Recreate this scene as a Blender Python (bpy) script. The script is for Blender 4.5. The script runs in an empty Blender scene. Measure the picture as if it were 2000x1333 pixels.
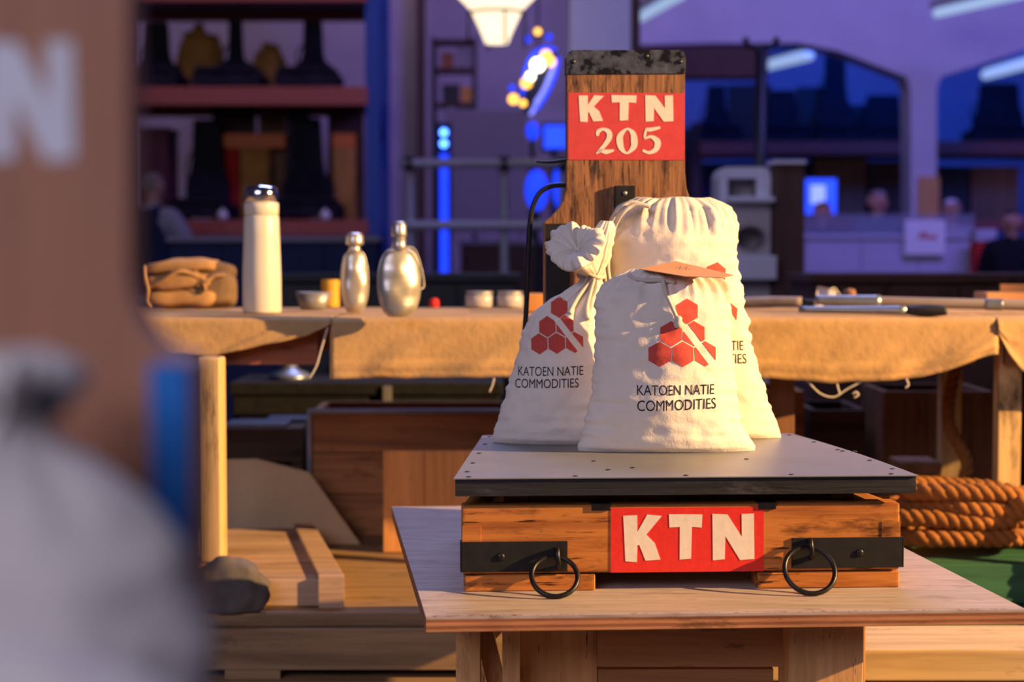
import bpy, bmesh, math, random
import numpy as np
from mathutils import Vector, Matrix, noise
from mathutils.bvhtree import BVHTree

random.seed(7)
SC = bpy.context.scene
COL = SC.collection

# ------------------------------------------------------------------ camera
FPX = 3300.0                    # focal length in pixels of a 2000 px wide frame
CAMH = 1.058
PITCH = math.radians(3.05)
cam_d = bpy.data.cameras.new('camera')
cam = bpy.data.objects.new('camera', cam_d)
COL.objects.link(cam)
cam.location = (0, 0, CAMH)
cam.rotation_euler = (math.pi / 2 - PITCH, 0, 0)
cam_d.sensor_width = 36.0
cam_d.lens = FPX * 36.0 / 2000.0
cam_d.clip_start = 0.02
cam_d.clip_end = 200
cam_d.dof.use_dof = True
cam_d.dof.focus_distance = 2.80
cam_d.dof.aperture_fstop = 3.05
SC.camera = cam

# ------------------------------------------------------------------ world, lights, exposure
w = bpy.data.worlds.new('hall_ambient')
SC.world = w
w.use_nodes = True
bg = w.node_tree.nodes['Background']
bg.inputs[0].default_value = (0.30, 0.25, 0.62, 1)
bg.inputs[1].default_value = 0.07

SC.view_settings.view_transform = 'Standard'
SC.view_settings.look = 'None'
SC.view_settings.exposure = 0.0
SC.view_settings.gamma = 1.0
SC.view_settings.use_curve_mapping = False


def aim(o, target):
    d = Vector(target) - o.location
    o.rotation_euler = d.to_track_quat('-Z', 'Y').to_euler()


def spot(name, loc, target, energy, color, cone, blend, radius):
    l = bpy.data.lights.new(name, 'SPOT')
    l.energy = energy
    l.color = color
    l.spot_size = math.radians(cone)
    l.spot_blend = blend
    l.shadow_soft_size = radius
    o = bpy.data.objects.new(name, l)
    COL.objects.link(o)
    o.location = loc
    aim(o, target)
    return o


def area(name, loc, target, energy, color, sx, sy):
    l = bpy.data.lights.new(name, 'AREA')
    l.shape = 'RECTANGLE'
    l.size = sx
    l.size_y = sy
    l.energy = energy
    l.color = color
    o = bpy.data.objects.new(name, l)
    COL.objects.link(o)
    o.location = loc
    aim(o, target)
    return o


# low warm spotlight of the hall on the right: it throws the hard shadows seen on the scale, sacks and cloth
spot('warm_spotlight_right_offscreen', (8.0, 1.35, 3.5), (0.1, 3.45, 0.62), 11500, (1.0, 0.60, 0.24), 21.5, 0.16, 0.05)
# cool hall lamps: behind the camera, and the blue and violet event lights above the frame
area('hall_lamps_behind_offscreen', (-2.6, -3.0, 3.6), (0.0, 2.8, 0.7), 190, (0.80, 0.76, 1.0), 4.0, 2.5)
area('blue_event_lamp_above_offscreen', (0.3, 6.2, 4.8), (0.2, 3.2, 0.6), 190, (0.40, 0.48, 1.0), 3.0, 1.2)
area('lavender_event_lamp_above_offscreen', (-1.5, 10.6, 5.2), (-1.6, 15.5, 3.6), 52, (0.85, 0.58, 0.80), 5.0, 0.8)
area('violet_event_lamp_above_offscreen', (3.6, 8.0, 5.0), (3.2, 14.0, 2.7), 260, (0.27, 0.21, 1.0), 3.0, 0.8)
area('blue_event_lamp_bay_offscreen', (3.6, 14.9, 4.2), (4.2, 19.0, 2.0), 150, (0.0, 0.09, 1.0), 4.0, 0.6)


# ------------------------------------------------------------------ helpers
def P(px, py, Y):
    dx = (px - 1000.0) / FPX
    dz = (666.5 - py) / FPX
    c, s = math.cos(PITCH), math.sin(PITCH)
    ry = c + dz * s
    rz = -s + dz * c
    k = Y / ry
    return Vector((dx * k, Y, CAMH + rz * k))


def PZ(px, py, Z):
    dx = (px - 1000.0) / FPX
    dz = (666.5 - py) / FPX
    c, s = math.cos(PITCH), math.sin(PITCH)
    ry = c + dz * s
    rz = -s + dz * c
    k = (Z - CAMH) / rz
    return Vector((dx * k, ry * k, Z))


def _mat(name):
    m = bpy.data.materials.new(name)
    m.use_nodes = True
    nt = m.node_tree
    b = nt.nodes['Principled BSDF']
    return m, nt, b


def _noise(nt, scale, detail=4, rough=0.6, vec=None, dist=0.0):
    n = nt.nodes.new('ShaderNodeTexNoise')
    n.inputs['Scale'].default_value = scale
    n.inputs['Detail'].default_value = detail
    n.inputs['Roughness'].default_value = rough
    n.inputs['Distortion'].default_value = dist
    if vec is not None:
        nt.links.new(vec, n.inputs['Vector'])
    return n


def _ramp(nt, fac, stops):
    r = nt.nodes.new('ShaderNodeValToRGB')
    els = r.color_ramp.elements
    while len(els) < len(stops):
        els.new(0.5)
    for e, (p, c) in zip(els, stops):
        e.position = p
        e.color = (c[0], c[1], c[2], 1)
    nt.links.new(fac, r.inputs[0])
    return r


def _coord(nt, sc=(1, 1, 1)):
    t = nt.nodes.new('ShaderNodeTexCoord')
    mp = nt.nodes.new('ShaderNodeMapping')
    mp.inputs['Scale'].default_value = sc
    nt.links.new(t.outputs['Object'], mp.inputs[0])
    return mp.outputs[0]


def _bump(nt, b, h, strength, dist=0.002):
    bp = nt.nodes.new('ShaderNodeBump')
    bp.inputs['Strength'].default_value = strength
    bp.inputs['Distance'].default_value = dist
    nt.links.new(h, bp.inputs['Height'])
    nt.links.new(bp.outputs[0], b.inputs['Normal'])


def wood(name, c1, c2, axis='x', scale=30.0, rough=0.6, bump=0.4, wear=0.42, dark=None, spec=0.3, scratch=0.0):
    m, nt, b = _mat(name)
    sc = {'x': (0.06, 1, 1), 'y': (1, 0.06, 1), 'z': (1, 1, 0.06)}[axis]
    v = _coord(nt, sc)
    n = _noise(nt, scale, 6, 0.65, v, 0.6)
    r = _ramp(nt, n.outputs['Fac'], [(0.32, c2), (0.52, c1), (0.75, tuple(min(1, x * 1.25) for x in c1))])
    out = r.outputs[0]
    d = dark or tuple(x * 0.25 for x in c2)
    v2 = _coord(nt, tuple(0.25 + 0.75 * x for x in sc))
    n2 = _noise(nt, scale * 0.45, 5, 0.7, v2)
    r2 = _ramp(nt, n2.outputs['Fac'], [(wear - 0.14, (1, 1, 1)), (wear, (0, 0, 0))])
    mx = nt.nodes.new('ShaderNodeMixRGB')
    nt.links.new(r2.outputs[0], mx.inputs[0])
    nt.links.new(out, mx.inputs[1])
    mx.inputs[2].default_value = (*d, 1)
    res = mx.outputs[0]
    if scratch:
        n3 = _noise(nt, 150.0, 3, 0.6, _coord(nt, tuple(0.02 + 0.98 * x for x in sc)), 0.3)
        r3 = _ramp(nt, n3.outputs['Fac'], [(scratch - 0.04, (1, 1, 1)), (scratch, (0, 0, 0))])
        n4 = _noise(nt, 11.0, 4, 0.6, _coord(nt))
        r4 = _ramp(nt, n4.outputs['Fac'], [(0.44, (0, 0, 0)), (0.58, (1, 1, 1))])
        mu = nt.nodes.new('ShaderNodeMath')
        mu.operation = 'MULTIPLY'
        nt.links.new(r3.outputs[0], mu.inputs[0])
        nt.links.new(r4.outputs[0], mu.inputs[1])
        mx2 = nt.nodes.new('ShaderNodeMixRGB')
        nt.links.new(mu.outputs[0], mx2.inputs[0])
        nt.links.new(res, mx2.inputs[1])
        mx2.inputs[2].default_value = (*d, 1)
        res = mx2.outputs[0]
    nt.links.new(res, b.inputs['Base Color'])
    b.inputs['Roughness'].default_value = rough
    b.inputs['Specular IOR Level'].default_value = spec
    _bump(nt, b, n.outputs['Fac'], bump, 0.003)
    return m


def paint(name, c, var=0.12, rough=0.5, metal=0.0, scale=25.0, bump=0.1, chips=None, chip_at=0.3, spec=0.4):
    m, nt, b = _mat(name)
    v = _coord(nt)
    n = _noise(nt, scale, 6, 0.6, v)
    lo = tuple(x * (1 - var) for x in c)
    hi = tuple(min(1, x * (1 + var)) for x in c)
    if chips:
        r = _ramp(nt, n.outputs['Fac'], [(chip_at, chips), (chip_at + 0.025, lo), (0.75, hi)])
    else:
        r = _ramp(nt, n.outputs['Fac'], [(0.3, lo), (0.7, hi)])
    nt.links.new(r.outputs[0], b.inputs['Base Color'])
    b.inputs['Roughness'].default_value = rough
    b.inputs['Metallic'].default_value = metal
    b.inputs['Specular IOR Level'].default_value = spec
    if bump:
        _bump(nt, b, n.outputs['Fac'], bump, 0.002)
    return m


def cloth(name, c, var=0.1, weave=900.0, rough=0.9, bump=0.25, stain=None, stain_at=0.30):
    m, nt, b = _mat(name)
    v = _coord(nt)
    n = _noise(nt, 14.0, 5, 0.65, v)
    lo = tuple(x * (1 - var) for x in c)
    hi = tuple(min(1, x * (1 + var)) for x in c)
    st = [(0.3, lo), (0.7, hi)] if not stain else [(stain_at - 0.06, stain), (stain_at, lo), (0.7, hi)]
    r = _ramp(nt, n.outputs['Fac'], st)
    nt.links.new(r.outputs[0], b.inputs['Base Color'])
    b.inputs['Roughness'].default_value = rough
    b.inputs['Specular IOR Level'].default_value = 0.15
    n2 = _noise(nt, weave, 2, 0.5, v)
    n3 = _noise(nt, 60.0, 4, 0.6, v)
    ad = nt.nodes.new('ShaderNodeMath')
    ad.operation = 'MULTIPLY_ADD'
    nt.links.new(n2.outputs['Fac'], ad.inputs[0])
    ad.inputs[1].default_value = 0.15
    nt.links.new(n3.outputs['Fac'], ad.inputs[2])
    _bump(nt, b, ad.outputs[0], bump, 0.004)
    return m


def emit(name, c, s):
    m, nt, b = _mat(name)
    b.inputs['Base Color'].default_value = (*c, 1)
    b.inputs['Emission Color'].default_value = (*c, 1)
    b.inputs['Emission Strength'].default_value = s
    return m


def glass(name, c, rough=0.08, alpha=0.35):
    m, nt, b = _mat(name)
    b.inputs['Base Color'].default_value = (*c, 1)
    b.inputs['Roughness'].default_value = rough
    b.inputs['Alpha'].default_value = alpha
    return m


MT = {
    'box_wood': wood('scale_box_pine', (0.46, 0.165, 0.034), (0.27, 0.080, 0.016), 'x', 38, 0.5, 0.45, wear=0.47, scratch=0.42),
    'box_wood_y': wood('scale_rail_pine', (0.42, 0.17, 0.05), (0.26, 0.09, 0.025), 'y', 38, 0.55, 0.35),
    'board_wood': wood('backboard_oak', (0.27, 0.120, 0.048), (0.085, 0.034, 0.013), 'z', 75, 0.5, 0.7, wear=0.49, scratch=0.42, dark=(0.035, 0.015, 0.008)),
    'old_board': wood('near_backboard_wood', (0.40, 0.18, 0.10), (0.32, 0.14, 0.08), 'z', 30, 0.6, 0.2),
    'black_wood': wood('black_painted_wood', (0.016, 0.016, 0.02), (0.006, 0.006, 0.008), 'x', 60, 0.55, 0.9, dark=(0.05, 0.05, 0.055)),
    'ply_top': wood('plywood_face', (0.38, 0.31, 0.28), (0.27, 0.215, 0.19), 'x', 90, 0.5, 0.3, dark=(0.22, 0.17, 0.145), scratch=0.38),
    'ply_a': wood('plywood_ply_light', (0.44, 0.19, 0.085), (0.32, 0.13, 0.06), 'x', 60, 0.7, 0.4),
    'ply_b': wood('plywood_ply_dark', (0.26, 0.095, 0.045), (0.17, 0.06, 0.03), 'x', 60, 0.7, 0.4),
    'stand_wood': wood('stand_pine', (0.62, 0.33, 0.13), (0.48, 0.24, 0.085), 'z', 40, 0.65, 0.3, scratch=0.36),
    'stand_wood_x': wood('stand_pine_rail', (0.46, 0.22, 0.085), (0.34, 0.15, 0.055), 'x', 40, 0.65, 0.3),
    'beam_wood': wood('pale_beam_pine', (0.50, 0.36, 0.20), (0.38, 0.26, 0.135), 'x', 30, 0.7, 0.3),
    'pallet': wood('pallet_timber', (0.27, 0.165, 0.08), (0.17, 0.10, 0.048), 'x', 30, 0.75, 0.4),
    'pallet_dark': wood('dark_timber', (0.10, 0.055, 0.03), (0.055, 0.03, 0.018), 'x', 30, 0.7, 0.4),
    'orange_wood': wood('orange_pine', (0.55, 0.24, 0.065), (0.42, 0.17, 0.045), 'z', 26, 0.6, 0.3),
    'chest_wood': wood('brown_chest_wood', (0.36, 0.15, 0.05), (0.22, 0.085, 0.03), 'x', 28, 0.6, 0.3),
    'grey_wood': wood('weathered_wood', (0.42, 0.27, 0.17), (0.26, 0.155, 0.095), 'x', 26, 0.75, 0.5),
    'pale_wood': wood('pale_upright', (0.56, 0.37, 0.16), (0.42, 0.25, 0.10), 'z', 26, 0.7, 0.4),
    'red_wood': wood('red_brown_board', (0.25, 0.08, 0.035), (0.16, 0.05, 0.022), 'x', 26, 0.6, 0.3),
    'brown_dark': wood('dark_brown_post', (0.07, 0.028, 0.02), (0.045, 0.018, 0.013), 'z', 26, 0.6, 0.3),
    'dim_brown': wood('dim_brown_boards', (0.22, 0.10, 0.045), (0.14, 0.06, 0.027), 'z', 26, 0.7, 0.3),  # brown wood, the shade under the tables is put into its colour
    'green_wood': wood('green_painted_wood', (0.03, 0.115, 0.06), (0.02, 0.075, 0.04), 'x', 30, 0.6, 0.4, dark=(0.13, 0.18, 0.09)),
    'sheet': paint('grey_sheet_metal', (0.195, 0.195, 0.205), 0.08, 0.42, 0.2, 9, 0.05),
    'iron': paint('black_iron', (0.018, 0.018, 0.022), 0.4, 0.38, 0.6, 60, 0.25),
    'black_plate': paint('black_painted_plate', (0.012, 0.012, 0.013), 0.3, 0.6, 0.0, 40, 0.15, spec=0.2),
    'band': paint('worn_zinc_band', (0.11, 0.12, 0.15), 0.45, 0.38, 0.55, 50, 0.3, chips=(0.012, 0.012, 0.015), chip_at=0.44),
    'nail': paint('nail_steel', (0.03, 0.03, 0.033), 0.2, 0.4, 0.7, 60, 0.0),
    'red_paint': paint('red_sign_paint', (0.66, 0.028, 0.020), 0.08, 0.45, 0, 70, 0.25, chips=(0.22, 0.02, 0.015), chip_at=0.30),
    'coral_paint': paint('faded_red_sign_paint', (0.56, 0.050, 0.052), 0.08, 0.5, 0, 60, 0.25, chips=(0.33, 0.03, 0.025), chip_at=0.30),
    'white_paint': paint('cream_lettering_paint', (0.74, 0.64, 0.52), 0.06, 0.55, 0, 60, 0.2, chips=(0.50, 0.20, 0.15), chip_at=0.27),
    'white_far': paint('white_lettering', (0.66, 0.66, 0.70), 0.04, 0.6, 0, 40, 0.0),
    'sack': cloth('cotton_sack', (0.72, 0.645, 0.57), 0.05, bump=0.45, stain=(0.50, 0.42, 0.34), stain_at=0.29),
    'sack_grey': cloth('pale_cotton_sack', (0.72, 0.66, 0.60), 0.05),
    'cord': cloth('cotton_cord', (0.56, 0.50, 0.43), 0.1, 600),
    'print_red': cloth('red_ink', (0.52, 0.075, 0.060), 0.10),
    'print_black': cloth('black_ink', (0.03, 0.028, 0.03), 0.3),
    'kraft': cloth('kraft_card', (0.55, 0.27, 0.12), 0.05, 300, 0.8, 0.05),
    'burlap': cloth('burlap', (0.43, 0.265, 0.12), 0.12, 500, 0.95, 0.5),
    'canvas': cloth('brown_canvas', (0.36, 0.20, 0.085), 0.25, 400, 0.85, 0.4),
    'canvas_dark': cloth('dark_canvas', (0.16, 0.10, 0.055), 0.25, 400, 0.85, 0.4),
    'blue_edge': paint('blue_painted_edge', (0.010, 0.17, 0.55), 0.05, 0.5, 0, 20, 0.0),
    'cream_enamel': paint('cream_enamel', (0.62, 0.57, 0.48), 0.03, 0.35, 0.0, 15, 0.0),
    'chrome': paint('polished_steel', (0.72, 0.72, 0.74), 0.03, 0.12, 1.0, 15, 0.0),
    'aluminium': paint('dented_aluminium', (0.52, 0.49, 0.44), 0.08, 0.36, 0.75, 12, 0.35),
    'yellow': paint('yellow_tin', (0.55, 0.30, 0.02), 0.06, 0.45, 0.0, 20, 0.0),
    'zinc': paint('dull_zinc', (0.30, 0.29, 0.30), 0.1, 0.45, 0.6, 20, 0.1),
    'jar': paint('pale_glass_jar', (0.40, 0.36, 0.36), 0.1, 0.3, 0.0, 20, 0.0),
    'steel_blue': paint('blued_steel', (0.22, 0.25, 0.31), 0.15, 0.35, 0.7, 20, 0.1),
    'pole_wood': wood('pole_ash', (0.20, 0.165, 0.16), (0.13, 0.10, 0.10), 'x', 26, 0.5, 0.2),
    'white_plain': paint('white_card', (0.70, 0.68, 0.70), 0.03, 0.6, 0, 20, 0.0),
    'rope': cloth('manila_rope', (0.27, 0.105, 0.028), 0.2, 300, 0.95, 0.8),
    'card': paint('kraft_board', (0.46, 0.34, 0.19), 0.05, 0.7, 0, 12, 0.05),
    'stone': paint('dark_stone', (0.085, 0.07, 0.065), 0.3, 0.8, 0, 20, 0.4),
    'rack_blue': paint('rack_upright_blue', (0.012, 0.06, 0.26), 0.1, 0.5, 0.0, 20, 0.0),
    'rack_red': paint('rack_beam_red', (0.36, 0.075, 0.05), 0.1, 0.5, 0.0, 20, 0.0),
    'dark_thing': paint('dark_iron_scale', (0.022, 0.020, 0.026), 0.3, 0.9, 0.0, 20, 0.1, spec=0.05),
    'tarp': cloth('amber_sheet', (0.55, 0.25, 0.06), 0.25, 200, 0.9, 0.4),
    'orange_bar': paint('orange_bar', (0.80, 0.17, 0.015), 0.05, 0.5, 0, 20, 0.0),
    'maroon': paint('maroon_crate', (0.10, 0.008, 0.02), 0.1, 0.6, 0, 20, 0.0),
    'plaster': paint('lavender_plaster', (0.42, 0.36, 0.42), 0.08, 0.85, 0, 3, 0.05),
    'plaster_white': paint('white_concrete', (0.52, 0.50, 0.60), 0.06, 0.8, 0, 3, 0.05),
    'concrete': paint('concrete_floor', (0.12, 0.11, 0.11), 0.2, 0.7, 0, 5, 0.1),
    'ceiling': paint('dark_ceiling', (0.10, 0.08, 0.12), 0.2, 0.9, 0, 3, 0.0),
    'pipe': paint('galvanised_pipe', (0.30, 0.28, 0.34), 0.1, 0.5, 0.2, 20, 0.0),
    'grey_panel': paint('grey_board', (0.20, 0.17, 0.20), 0.06, 0.7, 0, 4, 0.0),
    'counter': paint('pale_counter', (0.42, 0.40, 0.50), 0.04, 0.6, 0, 10, 0.0),
    'machine': paint('grey_enamel', (0.50, 0.45, 0.50), 0.06, 0.5, 0, 10, 0.0),
    'black_paint': paint('black_paint', (0.020, 0.019, 0.021), 0.1, 0.6, 0, 10, 0.0),
    'red_cloth': cloth('red_cloth', (0.55, 0.03, 0.03), 0.1),
    'skin': paint('skin', (0.42, 0.22, 0.16), 0.05, 0.6, 0, 10, 0.0),
    'hair_grey': paint('grey_hair', (0.24, 0.21, 0.22), 0.15, 0.7, 0, 60, 0.1),
    'hair_dark': paint('dark_hair', (0.03, 0.02, 0.018), 0.15, 0.7, 0, 60, 0.1),
    'hair_white': paint('white_hair', (0.60, 0.60, 0.66), 0.1, 0.7, 0, 60, 0.1),
    'shirt': cloth('pale_shirt', (0.30, 0.28, 0.34), 0.08),
    'navy': cloth('navy_cloth', (0.02, 0.025, 0.06), 0.1),
    'black_cloth': cloth('black_cloth', (0.008, 0.008, 0.012), 0.1),
    'teal': cloth('slate_cloth', (0.06, 0.10, 0.14), 0.1),
    'lamp_glow': emit('lamp_glow', (1.0, 0.78, 0.50), 1.6),
    'bulb_warm': emit('bulb_amber', (1.0, 0.50, 0.06), 3.0),
    'bulb_hot': emit('bulb_white', (1.0, 0.86, 0.66), 7.0),
    'led_blue': emit('led_blue', (0.01, 0.05, 1.0), 1.3),
    'led_dot': emit('led_blue_dot', (0.06, 0.20, 1.0), 9.0),
    'led_pale': emit('led_pale_blue', (0.22, 0.25, 1.0), 1.4),
    'screen': emit('blue_screen', (0.02, 0.08, 1.0), 1.3),
    'screen_hot': emit('pale_screen', (0.30, 0.40, 1.0), 1.1),
    'tube': emit('fluorescent_tube', (0.50, 0.70, 1.0), 0.62),
}

XF = {}      # world matrix of each Empty / object


def link(o):
    COL.objects.link(o)
    return o


def thing(name, label, cat, loc=(0, 0, 0), rotz=0.0, group=None, kind=None):
    o = link(bpy.data.objects.new(name, None))
    o.empty_display_size = 0.05
    o.location = loc
    o.rotation_euler = (0, 0, rotz)
    o['label'] = label
    o['category'] = cat
    if group:
        o['group'] = group
    if kind:
        o['kind'] = kind
    XF[o.name] = Matrix.Translation(Vector(loc)) @ Matrix.Rotation(rotz, 4, 'Z')
    return o


def obj(name, bm, mat, parent=None, world=False, smooth=False, label=None):
    """bm: a bmesh; world=True means its coordinates are world ones."""
    if world and parent is not None:
        bmesh.ops.transform(bm, matrix=XF[parent.name].inverted(), verts=bm.verts)
    me = bpy.data.meshes.new(name)
    bm.normal_update()
    bm.to_mesh(me)
    bm.free()
    if isinstance(mat, (list, tuple)):
        for m in mat:
            me.materials.append(MT[m])
    else:
        me.materials.append(MT[mat])
    if smooth:
        for p in me.polygons:
            p.use_smooth = True
    o = link(bpy.data.objects.new(name, me))
    if parent is not None:
        o.parent = parent
        XF[o.name] = XF[parent.name].copy()
    else:
        XF[o.name] = Matrix.Identity(4)
    if label:
        o['label'] = label
    return o


def center_origin(o):
    """Move a top-level mesh's origin to the bottom centre of its bounds."""
    me = o.data
    co = np.array([v.co[:] for v in me.vertices])
    c = Vector(((co[:, 0].min() + co[:, 0].max()) / 2, (co[:, 1].min() + co[:, 1].max()) / 2, co[:, 2].min()))
    me.transform(Matrix.Translation(-c))
    o.location = c
    XF[o.name] = Matrix.Translation(c)
    return o


def tag(o, label, cat, group=None, kind=None):
    o['label'] = label
    o['category'] = cat
    if group:
        o['group'] = group
    if kind:
        o['kind'] = kind
    return center_origin(o)


def single(name, bm, mat, label, cat, group=None, smooth=False, kind=None):
    return tag(obj(name, bm, mat, None, smooth=smooth), label, cat, group, kind)


def struct(name, bm, mat, parent=None):
    o = obj(name, bm, mat, parent)
    if parent is None:
        o['kind'] = 'structure'
    return o


def copy_tree(o, parent=None):
    c = o.copy()
    link(c)
    c.parent = parent
    for ch in list(o.children):
        copy_tree(ch, c)
    return c


def new():
    return bmesh.new()


def add(bm, sub, M=None):
    if M is not None:
        bmesh.ops.transform(sub, matrix=M, verts=sub.verts)
    me = bpy.data.meshes.new('tmp')
    sub.to_mesh(me)
    sub.free()
    bm.from_mesh(me)
    bpy.data.meshes.remove(me)
    return bm


def box(x0, x1, y0, y1, z0, z1, bevel=0.0, seg=2, bm=None, M=None):
    b = bmesh.new()
    bmesh.ops.create_cube(b, size=1.0)
    for v in b.verts:
        v.co = Vector((x0 + (v.co.x + 0.5) * (x1 - x0), y0 + (v.co.y + 0.5) * (y1 - y0), z0 + (v.co.z + 0.5) * (z1 - z0)))
    if bevel > 0:
        bmesh.ops.bevel(b, geom=list(b.edges), offset=bevel, segments=seg, profile=0.7, affect='EDGES')
    if M is not None:
        bmesh.ops.transform(b, matrix=M, verts=b.verts)
    if bm is None:
        return b
    return add(bm, b)


def prism(poly, y0, y1, bevel=0.0, axis='y', bm=None):
    """poly in (x,z), extruded along y (or axis 'z': poly in (x,y), 'x': poly in (y,z))."""
    b = bmesh.new()
    def mk(u, v, t):
        return {'y': (u, t, v), 'z': (u, v, t), 'x': (t, u, v)}[axis]
    va = [b.verts.new(mk(u, v, y0)) for u, v in poly]
    vb = [b.verts.new(mk(u, v, y1)) for u, v in poly]
    b.faces.new(va)
    b.faces.new(list(reversed(vb)))
    n = len(poly)
    for i in range(n):
        b.faces.new([va[i], vb[i], vb[(i + 1) % n], va[(i + 1) % n]])
    bmesh.ops.recalc_face_normals(b, faces=b.faces)
    if bevel > 0:
        bmesh.ops.bevel(b, geom=list(b.edges), offset=bevel, segments=2, profile=0.7, affect='EDGES')
    if bm is None:
        return b
    return add(bm, b)


def hexa(c8, bm=None, bevel=0.0):
    """box from 8 corners: bottom 4 ccw then top 4 ccw."""
    b = bmesh.new()
    v = [b.verts.new(c) for c in c8]
    for f in ((3, 2, 1, 0), (4, 5, 6, 7), (0, 1, 5, 4), (1, 2, 6, 5), (2, 3, 7, 6), (3, 0, 4, 7)):
        b.faces.new([v[i] for i in f])
    bmesh.ops.recalc_face_normals(b, faces=b.faces)
    if bevel > 0:
        bmesh.ops.bevel(b, geom=list(b.edges), offset=bevel, segments=2, profile=0.7, affect='EDGES')
    if bm is None:
        return b
    return add(bm, b)


def bar(a, bpt, wdt, hgt, bm=None, up=(0, 0, 1), bevel=0.0):
    a, bpt = Vector(a), Vector(bpt)
    d = (bpt - a)
    L = d.length
    d.normalize()
    u = Vector(up)
    s = d.cross(u)
    if s.length < 1e-4:
        s = d.cross(Vector((0, 1, 0)))
    s.normalize()
    u = s.cross(d).normalized()
    M = Matrix((( d.x, s.x, u.x, a.x), (d.y, s.y, u.y, a.y), (d.z, s.z, u.z, a.z), (0, 0, 0, 1)))
    return box(0, L, -wdt / 2, wdt / 2, -hgt / 2, hgt / 2, bevel, bm=bm, M=M)


def catmull(pts, n=8, closed=False):
    pts = [Vector(p) for p in pts]
    out = []
    N = len(pts)
    rng = range(N) if closed else range(N - 1)
    for i in rng:
        if closed:
            p0, p1, p2, p3 = pts[(i - 1) % N], pts[i], pts[(i + 1) % N], pts[(i + 2) % N]
        else:
            p0 = pts[max(i - 1, 0)]
            p1, p2 = pts[i], pts[i + 1]
            p3 = pts[min(i + 2, N - 1)]
        for k in range(n):
            t = k / n
            out.append(0.5 * ((2 * p1) + (-p0 + p2) * t + (2 * p0 - 5 * p1 + 4 * p2 - p3) * t * t + (-p0 + 3 * p1 - 3 * p2 + p3) * t ** 3))
    if not closed:
        out.append(pts[-1])
    return out


def tube(pts, r, seg=10, closed=False, bm=None, taper=None):
    b = bmesh.new()
    pts = [Vector(p) for p in pts]
    N = len(pts)
    rings = []
    prev = None
    for i, p in enumerate(pts):
        if closed:
            d = pts[(i + 1) % N] - pts[(i - 1) % N]
        else:
            d = pts[min(i + 1, N - 1)] - pts[max(i - 1, 0)]
        if d.length < 1e-9:
            d = Vector((0, 0, 1))
        d.normalize()
        if prev is None:
            a = Vector((0, 0, 1)) if abs(d.z) < 0.9 else Vector((1, 0, 0))
            s = d.cross(a).normalized()
        else:
            s = (prev - d * prev.dot(d)).normalized()
        prev = s
        u = d.cross(s)
        rr = r if taper is None else r * taper(i / max(1, N - 1))
        rings.append([b.verts.new(p + s * rr * math.cos(2 * math.pi * k / seg) + u * rr * math.sin(2 * math.pi * k / seg)) for k in range(seg)])
    rng = range(N) if closed else range(N - 1)
    for i in rng:
        A, B = rings[i], rings[(i + 1) % N]
        for k in range(seg):
            b.faces.new([A[k], A[(k + 1) % seg], B[(k + 1) % seg], B[k]])
    if not closed:
        b.faces.new(list(reversed(rings[0])))
        b.faces.new(rings[-1])
    bmesh.ops.recalc_face_normals(b, faces=b.faces)
    if bm is None:
        return b
    return add(bm, b)


def lathe(prof, seg=32, c=(0, 0, 0), sx=1.0, sy=1.0, M=None, bm=None):
    b = bmesh.new()
    rings = []
    for r, z in prof:
        if r < 1e-5:
            rings.append([b.verts.new((c[0], c[1], c[2] + z))])
        else:
            rings.append([b.verts.new((c[0] + sx * r * math.cos(2 * math.pi * k / seg), c[1] + sy * r * math.sin(2 * math.pi * k / seg), c[2] + z)) for k in range(seg)])
    for A, B in zip(rings[:-1], rings[1:]):
        for k in range(seg):
            k2 = (k + 1) % seg
            if len(A) == 1 and len(B) == 1:
                continue
            if len(A) == 1:
                b.faces.new([A[0], B[k2], B[k]])
            elif len(B) == 1:
                b.faces.new([A[k], A[k2], B[0]])
            else:
                b.faces.new([A[k], A[k2], B[k2], B[k]])
    if len(rings[0]) > 1:
        b.faces.new(list(reversed(rings[0])))
    if len(rings[-1]) > 1:
        b.faces.new(rings[-1])
    bmesh.ops.recalc_face_normals(b, faces=b.faces)
    if M is not None:
        bmesh.ops.transform(b, matrix=M, verts=b.verts)
    if bm is None:
        return b
    return add(bm, b)


# ------------------------------------------------------------------ lettering (hand painted shapes, unit boxes)
GLY = {
    'K': [(0.06, 0.02), (0.36, 0.0), (0.37, 0.36), (0.42, 0.36), (0.58, 0.03), (0.97, 0.05), (0.82, 0.40), (0.60, 0.58), (1.0, 0.97), (0.62, 1.0), (0.37, 0.64), (0.36, 0.99), (0.0, 0.98)],
    'T': [(0.33, 0.0), (0.67, 0.02), (0.69, 0.72), (0.98, 0.70), (1.0, 0.99), (0.0, 1.0), (0.02, 0.71), (0.33, 0.72)],
    'N': [(0.02, 0.0), (0.30, 0.02), (0.31, 0.52), (0.66, 0.0), (1.0, 0.02), (0.98, 1.0), (0.69, 0.99), (0.70, 0.50), (0.36, 0.98), (0.0, 1.0)],
}


def glyph(ch, x0, x1, z0, z1, y, bm, thick=0.0006):
    poly = [(x0 + u * (x1 - x0), z0 + v * (z1 - z0)) for u, v in GLY[ch]]
    return prism(poly, y - thick, y, bm=bm)


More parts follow.
